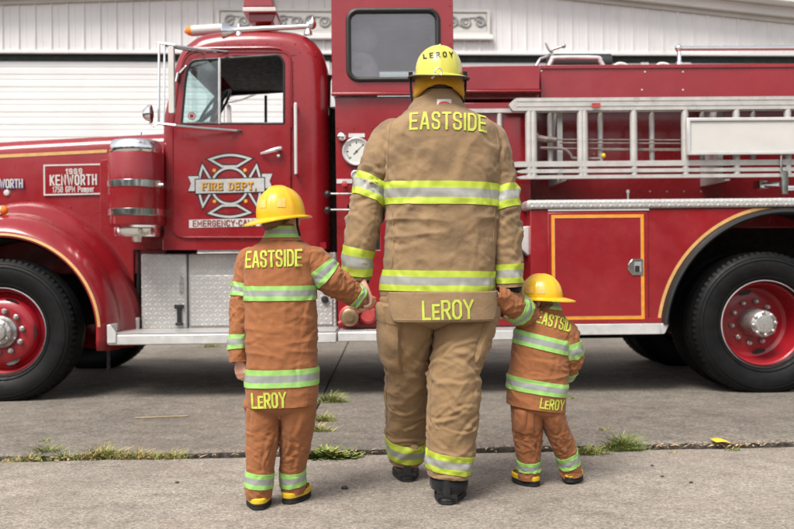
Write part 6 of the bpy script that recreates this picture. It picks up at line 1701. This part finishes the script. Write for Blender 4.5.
rk = [px_row(y, a, b_, Y, r, 2.2) for y, a, b_, Y, r in ((395, 278, 316.5, YB_, .09), (410, 279, 315.5, YB_, .088), (430, 281, 313, YB_ + .02, .08), (450, 280.5, 309, YB_ + .05, .072), (468, 280, 305.5, YB_ + .07, .068), (485, 281, 305, YB_ + .08, .066), (493, 283, 304, YB_ + .08, .06))]
ll = Cloth(lk, 110, 96, leg_fold(31.9, .66, .5, .3), creases=crL(14, .62, .45)); rl_ = Cloth(rk, 110, 96, leg_fold(33.4, .66, .5, .3), creases=crL(17, .62, .45))
q = MB(); grid_rows(q, hips.rows(False, False)); grid_rows(q, ll.rows()); grid_rows(q, rl_.rows()); tro = q.build('trousers', ORANGE, boy, offB, ang=70)
stripe(tro, offB, ll, ll.at_z(W(260, 470.5, YB_).z), ll.at_z(W(260, 485.5, YB_).z), [GREENT, SILVK], .002)
stripe(tro, offB, rl_, rl_.at_z(W(292, 468, YB_ + .07).z), rl_.at_z(W(292, 483.5, YB_ + .08).z), [GREENT, SILVK], -.007)
boot_under(boy, offB, ll, R(8), .195, .092, .075, .11, kid=True); boot_under(boy, offB, rl_, R(-16), .195, .092, .075, .11, kid=True)
b_ = MB(); w_ = lambda x, y, d=0.: W(x, y, YB_ + d)
limb(b_, [w_(280, 400), w_(280, 350), w_(280, 300), w_(281, 262)], [.085, .08, .085, .075], 16); limb(b_, [w_(262, 262), w_(300, 262)], [.045, .045]); limb(b_, [w_(281, 255), w_(281, 228, .01)], [.042, .04])
hyaw = R(-48); head(b_, w_(282, 212.5, .01), .86, hyaw, R(6))
wl_ = w_(240, 360, -.03); limb(b_, [w_(252, 262), w_(244, 300), w_(239.5, 335), wl_], [.034, .03, .026, .018])
hand(b_, wl_, Vector((.06, -.12, -1)), Vector((.45, .9, 0)), .62, (.35, .6, .5), thumb=-1)
wr_ = w_(360, 298, .07); limb(b_, [w_(312, 264), w_(336, 285, .02), wr_], [.036, .028, .018])
hand(b_, wr_, Vector((1, .25, -.35)), Vector((.2, 1, -.2)), .60, (.5, .8, .6), thumb=-1)
leg_limb(b_, ll, w_(263, 400), None, [.055, .04, .03, .028]); leg_limb(b_, rl_, w_(297, 400), None, [.055, .04, .03, .028])
body_from(b_, 'body', boy, offB, .004)
hr = MB(); c = w_(282, 212.5, .01); Mh = Matrix.Translation(c) @ Matrix.Rotation(hyaw, 4, 'Z')
hr.ball((0, -.012, .022), (.071, .088, .082), 18); hr.ball((0, -.045, -.035), (.056, .045, .055), 14); hr.v = [tuple(Mh @ Vector(v)) for v in hr.v]; hr.build('hair', HAIRL, boy, offB)
C = w_(281.2, 217, .0)
h_, hb_, M = helmet(boy, offB, C, .091, .106, .128, R(-48), R(-4), R(2), HELK, .026, .062, 6, None, .22)
def sticker(h, hb, cx_, cy_, w1, h1, Y, off):
    q = MB(); P = []
    for i in range(7):
        row = []
        for j in range(7):
            p = W(cx_ + (j / 6 - .5) * w1, cy_ + (i / 6 - .5) * h1, Y); hit = hb.ray_cast(Vector((p.x, 2, p.z)), Vector((0, 1, 0)))[0]
            if hit is None: return
            row.append(hit + Vector((0, -.0022, 0)))
        P.append(row)
    q.grid(P); q.build('sticker', PATCHK, h, off, fix=False)
sticker(h_, hb_, 265.5, 205, 7, 8, YB_, offB); sticker(h_, hb_, 284, 204, 8, 9, YB_, offB)
q = MB(); q.tube(smooth_line([w_(297, 216, -.02), w_(297.5, 226, -.03), w_(300, 236, -.035)], 4), .005, 8); q.build('chin_strap', KNIT, h_, offB)

# ================================================================== the toddler
YC_ = 4.02
offC = Vector((W(545, 485, YC_).x, YC_, 0)); tod = empty('person', offC)
tag(tod, 'toddler in orange-brown fire suit leaning over with one arm raised to the man\'s right hand', 'person')
rows_ = [(310.5, 540.5, 561, .048, .2), (313, 536, 564, .058, .2), (317, 529.5, 567.5, .070, .22), (322, 522, 571, .078, .24), (332, 516, 571.5, .085, .25), (346, 513, 569, .092, .25), (362, 511, 567.5, .096, .22), (380, 508.5, 566, .1, .18), (396, 507.5, 565, .102, .16), (407, 507.5, 564.5, .102, .15)]
tor = Cloth([px_row(y, a, b_, YC_, r, 2.45, sh) for y, a, b_, r, sh in rows_], 130, 150, torso_fold(41.3, .55), tube=False, creases=crT(8, .6, .55))
q = MB(); grid_rows(q, tor.rows(False, True)); coat = q.build('coat', ORANGE, tod, offC, ang=70); bv = tor.bvh()
for ya, yb, tl in ((335, 348.5, 0), (378.5, 391.5, 0)): stripe(coat, offC, tor, tor.at_z(W(540, ya, YC_).z), tor.at_z(W(540, yb, YC_).z), [GREENT, SILVK], tl)
q = MB(); c = W(552.5, 326.2, YC_); cloth_text(q, bv, text_strips('EASTSIDE', .046, .18, .27, .34, sub=.005), c.x, c.z, R(-17)); q.build('lettering', LETY, coat, offC, fix=False)
q = MB(); c = W(548, 405.5, YC_); cloth_text(q, bv, text_strips('LeROY', .040, .112, .26, .32, small='e', sub=.005), c.x, c.z, R(-9)); q.build('lettering', LETY, coat, offC, fix=False)
col = Cloth([px_row(y, a, b_, YC_, r, 2.1, .16) for y, a, b_, r in ((299, 540, 559, .046), (304, 539, 560, .05), (309, 537, 562, .056), (313, 534, 564, .064))], 22, 52, lambda s_, t_, a, P: .002 * nz(3.3 + math.cos(a), s_ * 24, math.sin(a)), tube=False)
q = MB(); grid_rows(q, col.rows(True, False, .004, .02)); colo = q.build('collar', ORANGE, coat, offC); stripe(colo, offC, col, .005, .043, [GREENT, SILVK], 0, .002)
arm(coat, offC, [px_pt(540, 321, 8, YC_, 12), px_pt(531, 318, 13, YC_ - .01, 14), px_pt(521, 311, 14, YC_ - .07, 13), px_pt(511, 304, 12.5, YC_ - .13, 12), px_pt(501, 297.5, 10.5, YC_ - .17, 10), px_pt(494.5, 294, 9, YC_ - .185, 9)], 51.3, [(.40, .60, .0)], [GREENT, SILVK], .6, False, ORANGE, .6, 1.1)
arm(coat, offC, [px_pt(560, 325, 7, YC_, 11), px_pt(565.5, 331, 10.5, YC_, 14), px_pt(570, 345, 10.5, YC_, 13), px_pt(571.5, 358, 9.8, YC_ + .02, 12), px_pt(567.5, 370, 8.6, YC_ + .06, 10), px_pt(562, 379, 7.5, YC_ + .10, 9)], 54.8, [(.30, .48, .0), (.74, .90, .0)], [GREENT, SILVK], .6, False, ORANGE, .55, 1.1)
hips = Cloth([px_row(y, a, b_, YC_, r, 2.4, .12) for y, a, b_, r in ((392, 512, 563, .085), (408, 511, 564, .085), (413, 515, 561, .065), (418, 524, 554, .03))], 36, 72, torso_fold(46.2, .6), tube=False)
lk = [px_row(y, a, b_, Y, r, 2.2) for y, a, b_, Y, r in ((400, 511, 545, YC_, .08), (415, 511.5, 543.5, YC_, .076), (435, 513.5, 541.5, YC_ + .02, .066), (452, 516, 540, YC_ + .035, .06), (468, 518, 539.5, YC_ + .05, .058), (479, 519, 539, YC_ + .05, .054))]
rk = [px_row(y, a, b_, Y, r, 2.2) for y, a, b_, Y, r in ((400, 534, 564, YC_, .08), (414, 539, 564.5, YC_, .076), (432, 546.5, 569, YC_ + .03, .066), (448, 553.5, 575.5, YC_ + .06, .06), (464, 559, 579.5, YC_ + .08, .057), (475, 561.5, 581, YC_ + .085, .053))]
ll = Cloth(lk, 100, 90, leg_fold(61.9, .55, .5, .5), creases=crL(24, .52, .7)); rl_ = Cloth(rk, 100, 90, leg_fold(63.4, .55, .5, .5), creases=crL(27, .52, .7))
q = MB(); grid_rows(q, hips.rows(False, False)); grid_rows(q, ll.rows()); grid_rows(q, rl_.rows()); tro = q.build('trousers', ORANGE, tod, offC, ang=70)
stripe(tro, offC, ll, ll.at_z(W(528, 458, YC_ + .05).z), ll.at_z(W(528, 469.5, YC_ + .05).z), [GREENT, SILVK], .003)
stripe(tro, offC, rl_, rl_.at_z(W(567, 451.5, YC_ + .07).z), rl_.at_z(W(567, 464.5, YC_ + .08).z), [GREENT, SILVK], -.004)
q = MB(); ll.patch(q, .03, .13, R(-150), R(-75), .008); q.build('pocket', ORANGE, tro, offC)
boot_under(tod, offC, ll, R(30), .155, .080, .062, .085, kid=True); boot_under(tod, offC, rl_, R(-20), .155, .080, .062, .085, tilt=R(3), kid=True)
b_ = MB(); w_ = lambda x, y, d=0.: W(x, y, YC_ + d)
limb(b_, [w_(538, 402), w_(539, 375), w_(541, 350), w_(545, 330)], [.07, .066, .066, .05], 16); limb(b_, [w_(534, 326), w_(560, 331)], [.034, .034]); limb(b_, [w_(546, 325), w_(545, 304, .01)], [.034, .033])
hyaw = R(58); head(b_, w_(541, 300, .01), .76, hyaw, R(-8))
wl_ = w_(497, 294.8, -.18); limb(b_, [w_(530, 322), w_(513, 306, -.12), wl_], [.028, .022, .015]); hand(b_, wl_, Vector((-1, .25, .35)), Vector((.0, 1, .3)), .46, (.5, .7, .6), thumb=1)
wr_ = w_(562, 379, .10); limb(b_, [w_(563, 331), w_(570.5, 356, .02), wr_], [.028, .022, .015]); hand(b_, wr_, Vector((-.5, .6, -.5)), Vector((-.6, -.2, .3)), .46, (.5, .7, .6), thumb=1)
leg_limb(b_, ll, w_(526, 402), None, [.045, .033, .025]); leg_limb(b_, rl_, w_(551, 404), None, [.045, .033, .025])
body_from(b_, 'body', tod, offC, .0035)
hr = MB(); c = w_(541, 300, .01); Mh = Matrix.Translation(c) @ Matrix.Rotation(hyaw, 4, 'Z')
hr.ball((0, -.010, .020), (.063, .078, .073), 18); hr.ball((0, -.038, -.03), (.05, .04, .05), 14); hr.v = [tuple(Mh @ Vector(v)) for v in hr.v]; hr.build('hair', HAIRL, tod, offC)
C = w_(541.0, 297, .0)
h_, hb_, M = helmet(tod, offC, C, .084, .098, .100, R(62), R(1), R(0), HELK, .018, .058, 6, None, .12)
sticker(h_, hb_, 527.5, 289.5, 7, 7, YC_, offC); sticker(h_, hb_, 538.5, 289.5, 7, 7, YC_, offC)
q = MB(); c = w_(553.5, 300.5, -.085); q.ball(tuple(c), .008, 10); q.build('strap_clip', LABEL, h_, offC)
# ------------------------------------------------------------------ camera, light, world
cam = bpy.data.cameras.new('camera'); co = bpy.data.objects.new('camera', cam); COL.objects.link(co)
cr, sr = math.cos(ROLL), math.sin(ROLL)
co.matrix_world = Matrix(((cr, sr, 0, 0), (0, 0, -1, 0), (-sr, cr, 0, CAM_H), (0, 0, 0, 1)))
cam.sensor_width = 36; cam.lens = 36 * FPX / 794; cam.clip_end = 2000; cam.clip_start = .05
cam.dof.use_dof = True; cam.dof.focus_distance = 3.85; cam.dof.aperture_fstop = 3.2
SC.camera = co
EL, AZ = R(55), R(214)          # sun high, from behind the camera and a little to the left
sun = bpy.data.lights.new('sun', 'SUN'); sun.energy = 1.5; sun.angle = R(24); sun.color = (1, .95, .87)
so = bpy.data.objects.new('sun', sun); COL.objects.link(so)
d = Vector((math.sin(AZ) * math.cos(EL), math.cos(AZ) * math.cos(EL), math.sin(EL)))
so.rotation_euler = d.to_track_quat('Z', 'Y').to_euler(); so.location = (0, 0, 20)
w = bpy.data.worlds.new('World'); SC.world = w; w.use_nodes = True
nt = w.node_tree; bgn = nt.nodes['Background']
sky = nt.nodes.new('ShaderNodeTexSky'); sky.sky_type = 'NISHITA'; sky.sun_disc = False
sky.sun_elevation = EL; sky.sun_rotation = AZ; sky.dust_density = 2.5; sky.air_density = 1.0; sky.ozone_density = 1.0
hs = nt.nodes.new('ShaderNodeHueSaturation'); hs.inputs['Saturation'].default_value = .22
nt.links.new(sky.outputs[0], hs.inputs['Color']); nt.links.new(hs.outputs[0], bgn.inputs[0]); bgn.inputs[1].default_value = .085
SC.view_settings.view_transform = 'Standard'; SC.view_settings.look = 'None'; SC.view_settings.exposure = 1.42; SC.view_settings.gamma = 1
SC.view_settings.use_curve_mapping = False
SC.render.engine = 'CYCLES'; SC.cycles.use_denoising = True; SC.cycles.max_bounces = 6; SC.cycles.transparent_max_bounces = 12
SC.cycles.caustics_reflective = False; SC.cycles.caustics_refractive = False
